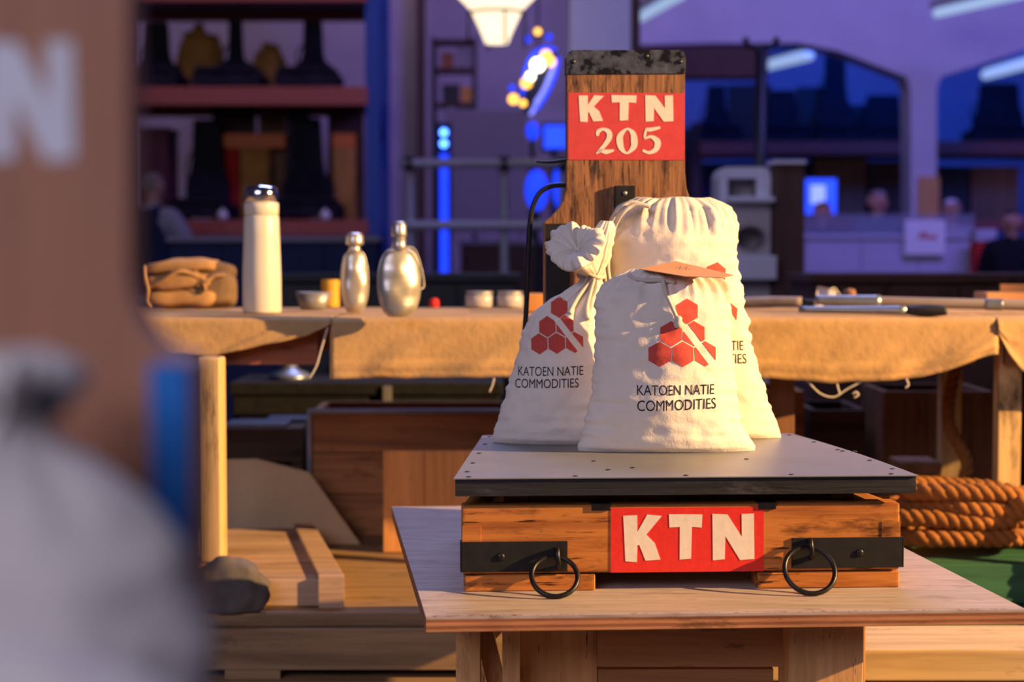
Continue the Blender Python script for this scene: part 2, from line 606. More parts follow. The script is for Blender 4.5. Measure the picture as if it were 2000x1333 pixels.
def stroke(path, x0, x1, z0, z1, y, bm, closed=False, n=6):
    """path of (u, v, width) in a unit box: a brush stroke of varying width."""
    pts = catmull([Vector((u, v, wd)) for u, v, wd in path], n, closed)
    L, R = [], []
    N = len(pts)
    for i, p in enumerate(pts):
        if closed:
            d = pts[(i + 1) % N] - pts[(i - 1) % N]
        else:
            d = pts[min(i + 1, N - 1)] - pts[max(i - 1, 0)]
        t = Vector(((d.x) * (x1 - x0), d.y * (z1 - z0)))
        t.normalize()
        nn = Vector((-t.y, t.x))
        h = p.z * (z1 - z0) * 0.5
        c = Vector((x0 + p.x * (x1 - x0), z0 + p.y * (z1 - z0)))
        L.append(c + nn * h)
        R.append(c - nn * h)
    vl = [bm.verts.new((a.x, y - 0.0006, a.y)) for a in L]
    vr = [bm.verts.new((a.x, y - 0.0006, a.y)) for a in R]
    rng = range(N) if closed else range(N - 1)
    for i in rng:
        j = (i + 1) % N
        bm.faces.new([vl[i], vr[i], vr[j], vl[j]])


DIG = {
    '2': [([(0.10, 0.70, 0.10), (0.14, 0.86, 0.15), (0.40, 0.95, 0.11), (0.68, 0.84, 0.20), (0.70, 0.62, 0.20), (0.48, 0.36, 0.16), (0.14, 0.08, 0.12)], False),
          ([(0.04, 0.02, 0.05), (0.24, 0.14, 0.11), (0.55, 0.10, 0.17), (0.95, 0.16, 0.07)], False)],
    '0': [([(0.5, 0.96, 0.08), (0.16, 0.72, 0.22), (0.12, 0.48, 0.26), (0.22, 0.2, 0.2), (0.5, 0.03, 0.08), (0.84, 0.26, 0.22), (0.88, 0.52, 0.26), (0.8, 0.8, 0.2)], True)],
    '5': [([(0.24, 0.92, 0.12), (0.5, 0.92, 0.15), (0.95, 1.0, 0.09)], False),
          ([(0.26, 0.95, 0.07), (0.20, 0.74, 0.10), (0.17, 0.56, 0.06)], False),
          ([(0.17, 0.56, 0.06), (0.50, 0.64, 0.13), (0.82, 0.45, 0.24), (0.74, 0.16, 0.20), (0.40, 0.03, 0.12), (0.08, 0.12, 0.10)], False)],
}


def text_bm(s, size):
    """flat filled text in the xz plane, as a bmesh (x from 0, baseline z 0)."""
    cu = bpy.data.curves.new('txt', 'FONT')
    cu.body = s
    cu.size = size
    cu.resolution_u = 4
    o = bpy.data.objects.new('txt', cu)
    COL.objects.link(o)
    dg = bpy.context.evaluated_depsgraph_get()
    me = bpy.data.meshes.new_from_object(o.evaluated_get(dg))
    bpy.data.objects.remove(o)
    b = bmesh.new()
    b.from_mesh(me)
    bpy.data.meshes.remove(me)
    for v in b.verts:
        v.co = Vector((v.co.x, 0, v.co.y))
    return b


def refine(b, maxlen):
    for _ in range(6):
        e = [x for x in b.edges if x.calc_length() > maxlen]
        if not e:
            break
        bmesh.ops.subdivide_edges(b, edges=e, cuts=1)
        bmesh.ops.triangulate(b, faces=b.faces)


def clip(poly, a, bb, c):
    """keep the part of a convex polygon where a*x+b*y+c >= 0"""
    out = []
    for i in range(len(poly)):
        p, q = poly[i], poly[(i + 1) % len(poly)]
        dp, dq = a * p[0] + bb * p[1] + c, a * q[0] + bb * q[1] + c
        if dp >= 0:
            out.append(p)
        if dp * dq < 0:
            t = dp / (dp - dq)
            out.append((p[0] + t * (q[0] - p[0]), p[1] + t * (q[1] - p[1])))
    return out


def LP(M, px, py, yl):
    """pixel -> point on the plane local y = yl of a thing with world matrix M (local coordinates)"""
    Mi = M.inverted()
    o = Mi @ Vector((0, 0, CAMH))
    q = Mi @ P(px, py, 2.0)
    d = q - o
    t = (yl - o.y) / d.y
    return o + d * t


# ================================================================== the hall
FLOOR_Z = 0.0
b = box(-9, 10, -4, 20, -0.1, 0.0)
struct('floor', b, 'concrete')
struct('wall_back', box(-9, 10, 19.0, 19.3, 0, 6.2), 'plaster')
struct('wall_left', box(-9.2, -9, 6, 19.3, 0, 6.2), 'plaster')
struct('wall_rack', box(-5.5, 0.55, 15.2, 15.4, 0, 6.2), 'plaster')
struct('ceiling', box(-9, 10, 6.5, 19.3, 6.2, 6.4), 'ceiling')

# portal frame with haunched beam (white concrete, right half of the hall)
def pillar_frame():
    Yf = 14.0
    pts = []
    px = [(1240, -260), (2300, -260), (2300, 60), (2110, 60), (1995, 100), (1838, 150), (1830, 172), (1828, 560), (1828, 900),
          (1780, 900), (1780, 560), (1778, 172), (1770, 150), (1640, 100), (1560, 84), (1400, 84), (1240, 88)]
    for x, y in px:
        v = P(x, y, Yf)
        pts.append((v.x, max(0.0, v.z)))
    return prism(pts, Yf, Yf + 0.35)


struct('trim_1', pillar_frame(), 'plaster_white')
# brown lower sleeve of the column
a, c = P(1794, 345, 13.97), P(1832, 520, 13.97)
struct('trim_2', box(a.x, c.x, 13.96, 14.0, 0, a.z), 'stand_wood')
# white pillar behind the scale, brown post beside it
a, c = P(1113, 0, 9.0), P(1232, 0, 9.0)
struct('trim_3', box(a.x, c.x, 9.0, 9.3, 0, 6.2), 'plaster_white')
a, c = P(1230, 0, 9.05), P(1250, 0, 9.05)
struct('trim_4', box(a.x, c.x, 9.03, 9.15, 0, 6.2), 'brown_dark')
# left pale pilaster and brown post next to the rack
a, c = P(745, 0, 13.0), P(812, 0, 13.0)
struct('trim_5', box(a.x, c.x, 13.0, 13.4, 0, 6.2), 'plaster')
a, c = P(814, 0, 12.9), P(830, 0, 12.9)
struct('trim_6', box(a.x, c.x, 12.85, 12.95, 0, 6.2), 'brown_dark')
# brown roof beam under the portal frame
a, c = P(1245, 92, 13.2), P(1500, 150, 13.2)
struct('trim_7', box(a.x, c.x, 13.2, 13.5, c.z, a.z), 'brown_dark')

# ================================================================== plywood table carrying the scale
TZ = 0.53
FL, FR, BL = PZ(832, 1206, TZ), PZ(2004, 1191, TZ), PZ(765, 990, TZ)
r0, r1 = PZ(1995, 1186, TZ), PZ(1765, 1070, TZ)
dr = (r1 - r0)
df = FR - FL
den = df.x * dr.y - df.y * dr.x
rr = BL - r0
s = (df.x * rr.y - df.y * rr.x) / den
BR = r0 + dr * s
table_c = (FL + FR + BL + BR) / 4
ply = thing('plywood_table', 'low table with grey-brown plywood top on a pine stand under the weighing scale', 'table', (table_c.x, table_c.y, 0))
poly = [(p.x, p.y) for p in (FL, FR, BR, BL)]
zs = TZ
for i, th in enumerate((0.004, 0.0045, 0.005, 0.0045, 0.004)):
    b = prism(poly, zs - th, zs, axis='z')
    if i == 0:
        # saw-torn chips along the front edge are left to the material; soften the edge a little
        pass
    obj('top_veneer' if i == 0 else 'plywood_layer', b, 'ply_top' if i == 0 else ('ply_b' if i % 2 else 'ply_a'), ply, world=True)
    zs -= th
TB = zs
b = new()
rng = random.Random(12)
for k in range(110):
    u_ = rng.uniform(0.012, 0.16) if k < 55 else rng.uniform(0.16, 0.97)
    e_ = FL.lerp(FR, u_) + (BL - FL).normalized() * rng.uniform(0.0015, 0.007)
    L_ = rng.uniform(0.002, 0.006)
    prism([(e_.x - L_, e_.y), (e_.x + L_ * 0.6, e_.y - 0.0012), (e_.x + L_ * rng.uniform(-0.4, 0.8), e_.y + rng.uniform(0.001, 0.0045))], TZ - 0.001, TZ + 0.00008, axis='z', bm=b)
o = obj('torn_edge', b, 'ply_b', ply, world=True)
o['kind'] = 'stuff'


def panel(name, x0, x1, y0, y1, Y0, Y1, mat, parent, bevel=0.002, zmax=None, zmin=None):
    a, c = P(x0, y0, Y0), P(x1, y1, Y0)
    z1 = a.z if zmax is None else zmax
    z0 = c.z if zmin is None else zmin
    return obj(name, box(a.x, c.x, Y0, Y1, max(0, z0), z1, bevel), mat, parent, world=True)


for x0, x1, Y0, Y1 in ((890, 938, 2.62, 2.70), (981, 1016, 2.60, 2.68), (1541, 1686, 2.58, 2.68)):
    panel('leg', x0, x1, 1180, 1333, Y0, Y1, 'stand_wood', ply, zmax=TB, zmin=0)
for px0, px1, yy in ((905, 950, 3.12), (1560, 1690, 3.12)):
    panel('leg', px0, px1, 1180, 1333, yy, yy + 0.07, 'stand_wood', ply, zmax=TB, zmin=0)
a, c = P(930, 1235, 2.66), P(1000, 1480, 2.66)
obj('brace', bar((a.x, 2.69, TB - 0.005), (c.x, 2.69, c.z), 0.03, 0.028, bevel=0.002), 'stand_wood', ply, world=True)
a = P(946, 1230, 2.63)
obj('gusset', prism([(a.x, TB), (P(978, 0, 2.63).x, TB), (P(978, 0, 2.63).x, TB - 0.05), (P(968, 0, 2.63).x, TB - 0.06)], 2.63, 2.65), 'stand_wood', ply, world=True)
panel('board', 1016, 1166, 1180, 1400, 2.66, 2.68, 'stand_wood', ply, zmax=TB)
panel('board', 1167, 1541, 1180, 1304, 2.64, 2.66, 'stand_wood_x', ply, zmax=TB)
panel('board', 1167, 1510, 1307, 1420, 2.66, 2.68, 'stand_wood_x', ply)
panel('board', 940, 1690, 1480, 1600, 2.68, 2.70, 'stand_wood_x', ply)

# ================================================================== the weighing scale
so = PZ(1330, 1153, TZ)
SROT = math.radians(3.0)
scale = thing('platform_scale', 'old wooden platform scale with red KTN signs, grey sheet top and tall backboard', 'scale', (so.x, so.y, TZ), SROT)
SM = XF[scale.name]


def L0(px, py, yl=0.0):
    return LP(SM, px, py, yl)


xl, xr = L0(902, 1060).x, L0(1757, 1060).x
zt, zm = L0(1330, 986).z, L0(1330, 1118).z
BD = 0.70      # depth of the base
# front beam with finger joint ends
beam = obj('front_beam', box(xl, xr, 0, 0.045, zm, zt, 0.006, 3), 'box_wood', scale)
for x0, x1, y0, y1 in ((902, 940, 1028, 1062), (1721, 1758, 1020, 1056)):
    p, q = L0(x0, y0), L0(x1, y1)
    obj('joint_end', box(p.x, q.x, -0.0012, 0.04, q.z, p.z, 0.001), 'box_wood', beam)
INS = 0.085
obj('rear_beam', box(xl + INS, xr - INS, BD - 0.045, BD, zm, zt, 0.004), 'box_wood', scale)
for sd, x0 in ((1, xl + 0.004), (-1, xr - 0.004)):
    a_, c_2 = x0, x0 + sd * INS
    e_ = sd * 0.04
    y0, y1 = 0.046, BD - 0.046
    za, zb_ = zm, zt - 0.004
    obj('side_rail', hexa([(a_, y0, za), (a_ + e_, y0, za), (c_2 + e_, y1, za), (c_2, y1, za), (a_, y0, zb_), (a_ + e_, y0, zb_), (c_2 + e_, y1, zb_), (c_2, y1, zb_)]), 'box_wood_y', scale)
for x0, x1 in ((907, 1163), (1480, 1757)):
    p, q = L0(x0, 1121), L0(x1, 1150)
    obj('foot_block', box(p.x, q.x, 0.001, 0.06, 0.0, zm - 0.002, 0.005, 3), 'box_wood', scale)
    obj('foot_block', box(p.x + (INS if p.x < 0 else -INS * 0.2), q.x - (INS if p.x > 0 else -INS * 0.2), BD - 0.06, BD, 0.0, zm - 0.002, 0.005, 3), 'box_wood', scale)
# red sign on the beam
p, q = L0(1193, 993), L0(1491, 1116)
sign = obj('painted_sign', box(p.x, q.x, -0.0010, 0.003, q.z, p.z), 'red_paint', scale, label='red painted sign with cream letters KTN')
b = new()
for ch, x0, x1, y0, y1 in (('K', 1217, 1292, 1006, 1098), ('T', 1306, 1371, 1005, 1093), ('N', 1391, 1473, 1004, 1094)):
    p, q = L0(x0, y0), L0(x1, y1)
    glyph(ch, p.x, q.x, q.z, p.z, -0.0010, b)
obj('lettering', b, 'white_paint', sign)
# corner straps
for side, (x0, x1, y0, y1) in enumerate(((899, 1108, 1059, 1116), (1546, 1764, 1051, 1108))):
    p, q = L0(x0, y0), L0(x1, y1)
    b = box(p.x, q.x, -0.003, 0.0005, q.z, p.z, 0.0008)
    if side == 0:
        box(p.x, p.x + 0.003, -0.003, 0.02, q.z, p.z, 0.0006, bm=b)
    else:
        box(q.x - 0.003, q.x, -0.003, 0.02, q.z, p.z, 0.0006, bm=b)
    st = obj('corner_strap', b, 'black_plate', scale)
    bx = 978 if side == 0 else 1678
    by = 1088 if side == 0 else 1080
    bo = L0(bx, by)
    M = Matrix.Translation((bo.x, -0.003, bo.z)) @ Matrix.Rotation(math.pi / 2, 4, 'X')
    obj('bolt_head', lathe([(0.0, -0.0005), (0.0062, 0.0), (0.0060, 0.0015), (0.004, 0.0026), (0.0, 0.003)], 16, M=M), 'iron', st, smooth=True)
# rings on eye staples
for (cx, ct, cb, rx) in ((1079, 1086, 1177, 44), (1571, 1068, 1172, 49)):
    top = L0(cx + 8, ct, -0.014)
    ez = top.z
    e = L0(cx + 8, ct - 6, 0)
    st_pts = [(e.x, 0.0, e.z + 0.003), (e.x, -0.012, e.z + 0.007), (e.x, -0.019, e.z - 0.002), (e.x + 0.002, -0.017, e.z - 0.014), (e.x + 0.003, -0.006, e.z - 0.021), (e.x + 0.003, 0.0, e.z - 0.022)]
    obj('eye_staple', tube(catmull(st_pts, 5), 0.0042, 10), 'iron', scale, smooth=True)
    R = rx * 0.78e-3 + 0.001
    tr = 0.0040
    zc_top = e.z - 0.004
    drop = zc_top - tr
    ang = math.asin(min(1.0, drop / (2 * R)))
    topv = Vector((e.x - 0.004, -0.0135, zc_top))
    dn = Vector((-0.05, -math.cos(ang), -math.sin(ang))).normalized()
    cc = topv + dn * R
    sx_ = Vector((1, 0, -0.05)).normalized()
    ring = [cc + sx_ * R * math.cos(2 * math.pi * k / 48) + dn * R * math.sin(2 * math.pi * k / 48) for k in range(48)]
    lo = min(v.z for v in ring) - tr
    ring = [Vector((v.x, v.y, v.z - min(0, lo) + 0.0003)) for v in ring]
    obj('ring', tube(ring, tr, 12, closed=True), 'iron', scale, smooth=True)
# hinge clips on top of the beam
for x0, x1, dz in ((1155, 1191, 0.0), (1481, 1515, 0.002)):
    p, q = L0(x0, 988), L0(x1, 997)
    b = box(p.x, q.x, -0.002, 0.03, zt - 0.0005, zt + 0.003, 0.0006)
    box(p.x, q.x, -0.003, 0.0, q.z + dz, zt + 0.003, 0.0006, bm=b)
    obj('hinge_clip', b, 'iron', scale)
# inner carriage between base and platform
pz0, pz1 = L0(1330, 967, -0.012).z, L0(1330, 932, -0.012).z
p, q = L0(985, 980, 0.05), L0(1668, 980, 0.05)
for x0, x1 in ((p.x, p.x + 0.037), (q.x - 0.037, q.x)):
    obj('carriage_post', box(x0, x1, 0.05, 0.10, zm, pz0, 0.002), 'box_wood_y', scale)
    obj('carriage_post', box(x0 + 0.03 * (1 if x0 < 0 else -1), x1 + 0.03 * (1 if x0 < 0 else -1), 0.5, 0.55, zm, pz0, 0.002), 'box_wood_y', scale)
    obj('carriage_rail', box(x0 + 0.004, x1 - 0.004, 0.101, 0.499, pz0 - 0.03, pz0 - 0.001, 0.002), 'box_wood_y', scale)
obj('carriage_beam', box(p.x + 0.04, q.x - 0.04, 0.06, 0.09, zm + 0.01, pz0 - 0.001, 0.002), 'box_wood', scale)
# platform: black edge boards around, sheet metal on top
pl, pr = L0(889, 950, -0.012).x, L0(1789, 950, -0.012).x
PF, PB, TAP = -0.012, 0.592, 0.066
nE = 10
def edge_x(side, t):
    x0 = pl if side < 0 else pr
    bow = (0.010 if side > 0 else 0.0) * math.sin(math.pi * t)
    return x0 - side * TAP * t + side * bow
outl = [(pl, PF), (pr, PF)] + [(edge_x(1, i / nE), PF + (PB - PF) * i / nE) for i in range(1, nE + 1)] + [(edge_x(-1, 1 - i / nE), PB - (PB - PF) * i / nE) for i in range(0, nE)]
pb = prism(outl, pz0, pz1 - 0.0015, bevel=0.0, axis='z')
plat = obj('platform', pb, 'black_wood', scale, label='black-edged platform board')
grow = [(x + (0.0025 if x > 0 else -0.0025), y + (-0.0035 if y < 0.1 else 0.001)) for x, y in outl]
sb = prism(grow, pz1 - 0.0012, pz1 + 0.0004, axis='z')
obj('sheet_top', sb, 'sheet', plat, label='grey sheet metal top')
nails = []
for t in (0.03, 0.26, 0.50, 0.73, 0.95):
    nails.append((pl + (pr - pl) * t, PF + 0.012))
for t in (0.12, 0.3, 0.52, 0.75, 0.95):
    for sd in (-1, 1):
        nails.append((edge_x(sd, t) - sd * 0.013, PF + (PB - PF) * t))
for px_, py_ in ((1160, 902), (1188, 919), (1458, 898), (1236, 915), (1670, 883), (1636, 880)):
    v = LP(SM, px_, py_, 0)
    wv = SM.inverted() @ PZ(px_, py_, TZ + pz1)
    nails.append((wv.x, wv.y))
nail_me = None
for x, y in nails:
    if nail_me is None:
        n0 = obj('nail', lathe([(0.0043, -0.0002), (0.0041, 0.0008), (0.0025, 0.0014), (0, 0.0015)], 10), 'nail', plat, smooth=True)
        nail_me = n0.data
        n0.location = (x, y, pz1 + 0.0004)
    else:
        n1 = link(bpy.data.objects.new('nail', nail_me))
        n1.parent = plat
        n1.location = (x, y, pz1 + 0.0004)
# backboard
YB = 0.655
def B0(px, py, dy=0.0):
    return L0(px, py, YB + dy)
ol = [(1063, 700), (1063, 434), (1076, 424), (1090, 409), (1100, 392), (1105, 372), (1107, 340), (1107, 113), (1111, 104), (1119, 100), (1327, 100), (1334, 103), (1338, 112),
      (1338, 335), (1341, 368), (1349, 392), (1364, 412), (1384, 430), (1384, 700)]
pts = [(B0(x, y).x, B0(x, y).z) for x, y in ol]
pts[0] = (pts[0][0], zm)
pts[-1] = (pts[-1][0], zm)
back = obj('backboard', prism(pts, YB, YB + 0.034, bevel=0.0018), 'board_wood', scale)
# worn zinc band at the top
p, q = B0(1106, 99), B0(1339, 145)
bpoly = [(B0(x, y).x, B0(x, y).z) for x, y in ((1106, 145), (1106, 112), (1110, 103), (1118, 98), (1328, 98), (1335, 102), (1339, 112), (1339, 144))]
band = obj('top_band', prism(bpoly, YB - 0.0025, YB + 0.0365, bevel=0.0006), 'band', back)
for x_, y_ in ((1119, 121), (1328, 121), (1262, 110)):
    v = B0(x_, y_)
    M = Matrix.Translation((v.x, YB - 0.0025, v.z)) @ Matrix.Rotation(math.pi / 2, 4, 'X')
    obj('rivet', lathe([(0.005, -0.0004), (0.0045, 0.0012), (0, 0.0022)], 12, M=M), 'nail', band, smooth=True)
# sign
p, q = B0(1110, 181), B0(1337, 313)
sg = obj('painted_sign', box(p.x, q.x, YB - 0.0010, YB + 0.002, q.z, p.z), 'coral_paint', back, label='faded red sign with cream lettering KTN 205')
b = new()
for ch, x0, x1, y0, y1 in (('K', 1130, 1179, 186, 239), ('T', 1194, 1243, 186, 236), ('N', 1260, 1315, 186, 238)):
    p, q = B0(x0, y0), B0(x1, y1)
    glyph(ch, p.x, q.x, q.z, p.z, YB - 0.0010, b)
for ch, x0, x1, y0, y1 in (('2', 1163, 1201, 250, 302), ('0', 1206, 1243, 250, 301), ('5', 1252, 1291, 249, 300)):
    p, q = B0(x0, y0), B0(x1, y1)
    for path, cl in DIG[ch]:
        stroke(path, p.x, q.x, q.z, p.z, YB - 0.0011, b, cl)
obj('lettering', b, 'white_paint', sg)
# black latch plate, black strip on the shoulder
p, q = B0(1199, 363), B0(1240, 470)
lt = obj('latch_plate', box(p.x, q.x, YB - 0.012, YB, q.z, p.z, 0.004, 3), 'black_plate', back)
v = B0(1219, 378)
obj('screw', lathe([(0.0045, -0.0002), (0.004, 0.0014), (0, 0.0018)], 12, M=Matrix.Translation((v.x, YB - 0.012, v.z)) @ Matrix.Rotation(math.pi / 2, 4, 'X')), 'zinc', lt, smooth=True)
p, q = B0(1066, 437), B0(1112, 700)
obj('edge_plate', box(p.x, q.x, YB - 0.004, YB, q.z, p.z, 0.001), 'black_plate', back)
# iron handle rod and short bar on the left of the backboard
hp = [(1018, 800), (1022, 700), (1028, 600), (1031, 520), (1034, 450), (1040, 408), (1052, 380), (1070, 366), (1090, 362), (1112, 362)]
obj('handle_rod', tube(catmull([L0(x, y, YB + 0.015) for x, y in hp], 5), 0.0052, 10), 'iron', scale, smooth=True)
hp = [(1048, 316), (1075, 317), (1112, 312)]
obj('pointer_bar', tube(catmull([L0(x, y, YB + 0.015) for x, y in hp], 4), 0.0036, 8, taper=lambda t: 0.5 + 0.6 * t), 'iron', scale, smooth=True)

PLZ = TZ + pz1 + 0.0004       # world height of the platform top
print('platform z', PLZ, 'backboard y', (SM @ Vector((0, YB, 0))).y)


# ================================================================== sacks
def bag(name, label, cat_y, yaw, prof, mat='sack', seed=1, group=None, base_py=None, zbase=None, ruff_n=21, e_side=1.35, dscale=1.0, nv=140, lean=0.0, tuft=None):
    """prof: (pixel y, pixel left, pixel right, half depth m, depth shift m, ruffle) from base to top, at distance cat_y."""
    z0 = PLZ if zbase is None else zbase
    cx0 = P((prof[0][1] + prof[0][2]) / 2, prof[0][0], cat_y).x
    t = thing(name, label, 'sack', (cx0, cat_y, z0), yaw, group)
    M = XF[t.name]
    cy = 1.0 / math.cos(yaw)
    ybase = prof[0][0]
    mpp = cat_y / FPX
    rows = []
    for (py, a, c, d, sh, rf) in prof:
        z = (ybase - py) * mpp
        xc = ((a + c) / 2 - 1000) * mpp - cx0
        rows.append((z, (c - a) / 2 * mpp * cy, d * dscale, xc * cy, sh + lean * z, rf))
    rows = np.array(rows)
    zz = np.linspace(0, 1, nv)
    # more rows near bottom and top
    u = 0.5 - 0.5 * np.cos(np.pi * zz)
    zz = rows[0, 0] + (rows[-1, 0] - rows[0, 0]) * (0.45 * zz + 0.55 * u)
    cols = [np.interp(zz, rows[:, 0], rows[:, k]) for k in range(1, 6)]
    ker = np.array([1, 2, 3, 2, 1]) / 9.0
    for k in range(5):
        pc = np.pad(cols[k], 2, mode='edge')
        sm = np.convolve(pc, ker, 'valid')
        sm[0], sm[-1] = cols[k][0], cols[k][-1]
        cols[k] = sm
    W_, D_, CX, SH, RF = cols
    nu = 168
    b = bmesh.new()
    rng = random.Random(seed)
    ph = [rng.uniform(0, 6.28) for _ in range(6)]
    off = Vector((rng.uniform(-50, 50), rng.uniform(-50, 50), rng.uniform(-50, 50)))
    rings = []
    for i in range(nv):
        z = zz[i]
        ring = []
        for k in range(nu):
            th = 2 * math.pi * k / nu
            cs, sn = math.cos(th), math.sin(th)
            fq = ruff_n / 4.2
            pl_n = noise.noise(Vector((cs * fq + seed, sn * fq, z * 5 + ph[0]))) * 1.3 + noise.noise(Vector((cs * fq * 2.1, sn * fq * 2.1 + seed, z * 4 + ph[1]))) * 0.7 + 0.35 * math.sin(ruff_n * th + ph[2] + 2.2 * math.sin(2 * th + ph[3]) + 1.2 * math.sin(5 * th))
            ru = 1 + RF[i] * pl_n
            x = W_[i] * cs
            y = D_[i] * math.copysign(abs(sn) ** e_side, sn)
            x *= (1 + 0.45 * (ru - 1))
            y *= ru
            p = Vector((CX[i] + x, SH[i] + y, z))
            edge = abs(cs) ** 4
            q = p + off
            n1 = noise.noise(Vector((q.x * 16, q.y * 16, q.z * 16)))
            n2 = noise.noise(Vector((q.x * 9, q.y * 9, q.z * 75)))
            n3 = noise.noise(Vector((q.x * 40, q.y * 40, q.z * 55)))
            body = min(1.0, z / 0.03)
            nrm = Vector((cs * D_[i] + 1e-6, sn * W_[i], 0))
            nrm.normalize()
            dis = body * (0.0052 * n1 + 0.0030 * n2 * (0.4 + edge) + 0.0026 * n3)
            dis *= min(1.0, D_[i] / 0.03)
            p = p + nrm * dis
            # pinched seam wobble along the sides
            p.x += body * edge * 0.0022 * noise.noise(Vector((cs * 3, 0, q.z * 130))) * (1 if cs > 0 else -1)
            p.z += (0.0035 * noise.noise(Vector((q.x * 30, q.y * 30, 3.3))) if i > nv * 0.9 else 0) * min(1, i / nv)
            if tuft and z > tuft[0]:
                f_t = min(1.0, (z - tuft[0]) / 0.03)
                p.z += f_t * (tuft[1] * (p.x - CX[i]) + tuft[2] * (p.y - SH[i]))
            if i == 0:
                p.z = 0.0
            ring.append(b.verts.new(p))
        rings.append(ring)
    for A, B in zip(rings[:-1], rings[1:]):
        for k in range(nu):
            b.faces.new([A[k], A[(k + 1) % nu], B[(k + 1) % nu], B[k]])
    b.faces.new(list(reversed(rings[0])))
    # top: sunk centre so the gathered mouth reads as an opening
    ctr = b.verts.new((CX[-1], SH[-1], zz[-1] - (0.045 if tuft else 0.012)))
    for k in range(nu):
        b.faces.new([rings[-1][k], rings[-1][(k + 1) % nu], ctr])
    bmesh.ops.recalc_face_normals(b, faces=b.faces)
    tree = BVHTree.FromBMesh(b)
    o = obj('bag_body', b, mat, t, smooth=True)
    return t, M, tree, o


def stick(b, tree, off=0.0007):
    """lay a flat bmesh (local xz) onto the front of a sack"""
    bad = []
    for v in b.verts:
        hit = tree.ray_cast(Vector((v.co.x, -2, v.co.z)), Vector((0, 1, 0)))
        if hit[0] is None:
            bad.append(v)
        else:
            v.co = hit[0] + Vector((0, -off, 0))
    if bad:
        bmesh.ops.delete(b, geom=bad, context='VERTS')
    return b


def logo(t, M, tree, cpx, cpy, k, tilt=0.0, sx=1.0, Yl=-0.05, slash=True):
    """honeycomb of six hexagons cut by a diagonal white stroke; cpx,cpy = pixel of the bottom-middle hexagon, k = spacing in pixels"""
    c = LP(M, cpx, cpy, Yl)
    c2 = LP(M, cpx + 1, cpy, Yl)
    mp = abs(c2.x - c.x) * k
    b = new()
    cen = [(-1, 0), (0, 0), (1, 0), (-0.5, 0.87), (0.5, 0.87), (0.2, 1.83)]
    R = 0.545
    hx = [[(x + R * math.sin(math.pi / 3 * j), y + R * math.cos(math.pi / 3 * j)) for j in range(6)] for x, y in cen]
    # slash: a strip from upper left to lower right
    d = Vector((0.62, -0.80)).normalized()
    n = Vector((-d.y, d.x))
    if n.x < 0:
        n = -n
    s0 = Vector((0.28, 0.95))
    wdt = 0.17
    polys = []
    for i, h in enumerate(hx):
        if slash and i != 5:
            cc = -(n.x * s0.x + n.y * s0.y)
            a1 = clip(h, n.x, n.y, cc - wdt)
            a2 = clip(h, -n.x, -n.y, -cc - wdt)
            polys += [a1, a2]
        else:
            polys.append(h)
    ct, st_ = math.cos(tilt), math.sin(tilt)
    for pl_ in polys:
        if len(pl_) < 3:
            continue
        vs = []
        for u, v in pl_:
            u2, v2 = (u * ct - v * st_) * sx, u * st_ + v * ct
            vs.append(b.verts.new((c.x + u2 * mp, 0, c.z + v2 * mp)))
        b.faces.new(vs)
    bmesh.ops.triangulate(b, faces=b.faces)
    refine(b, 0.006)
    stick(b, tree)
    return obj('logo_print', b, 'print_red', t, smooth=True, label='red honeycomb logo print')


def words(t, M, tree, lines, Yl=-0.05):
    """lines: (text, px left, px right, py baseline left, py baseline right, cap px)"""
    b = new()
    for s_, x0, x1, y0, y1, cap in lines:
        tb = text_bm(s_, 1.0)
        xs = [v.co.x for v in tb.verts]
        zs_ = [v.co.z for v in tb.verts]
        mx, mz, x_min = max(xs) - min(xs), max(zs_), min(xs)
        A, B = LP(M, x0, y0, Yl), LP(M, x1, y1, Yl)
        C = LP(M, x0, y0 - cap, Yl)
        for v in tb.verts:
            u = (v.co.x - x_min) / mx
            vv = v.co.z / 0.70
            v.co = Vector((A.x + (B.x - A.x) * u, 0, A.z + (B.z - A.z) * u + (C.z - A.z) * vv))
        add(b, tb)
    bmesh.ops.triangulate(b, faces=b.faces)
    refine(b, 0.006)
    stick(b, tree, 0.0008)
    return obj('lettering', b, 'print_black', t, smooth=True, label='black printed words')


# --- right sack (tallest, against the backboard)
prof = [(860, 1160, 1528, 0.040, 0, 0), (850, 1158, 1527, 0.052, 0, 0), (815, 1168, 1512, 0.060, 0, 0), (750, 1176, 1491, 0.062, 0, 0), (650, 1180, 1464, 0.060, 0.005, 0),
        (550, 1179, 1446, 0.056, 0.008, 0), (470, 1180, 1440, 0.050, 0.010, 0.0), (458, 1182, 1439, 0.046, 0.012, 0.05), (435, 1188, 1435, 0.043, 0.015, 0.14), (412, 1202, 1422, 0.035, 0.017, 0.20), (400, 1220, 1406, 0.027, 0.018, 0.22), (390, 1246, 1384, 0.012, 0.018, 0.20)]
t, M, tree, bo_ = bag('cotton_sack', 'tallest cream cotton sack with gathered top leaning on the backboard behind the tagged sack', 3.150, 0.0, prof, seed=3, ruff_n=34)
logo(t, M, tree, 1384, 608, 41, -0.12)
words(t, M, tree, [('KATOEN NATIE', 1316, 1456, 682, 686, 19), ('COMMODITIES', 1318, 1462, 708, 712, 19)])
R_MAT = M
for j, cp in enumerate(([(1262, 402), (1232, 396), (1206, 412), (1190, 440), (1180, 480), (1178, 520), (1183, 552)], [(1270, 404), (1240, 400), (1214, 418), (1198, 450), (1189, 490), (1187, 525), (1192, 556)])):
    obj('drawstring', tube(catmull([LP(M, x, y, (-0.045 if i < 3 else -0.018) - 0.01 * j) for i, (x, y) in enumerate(cp)], 6), 0.0042, 8), 'cord', t, smooth=True)

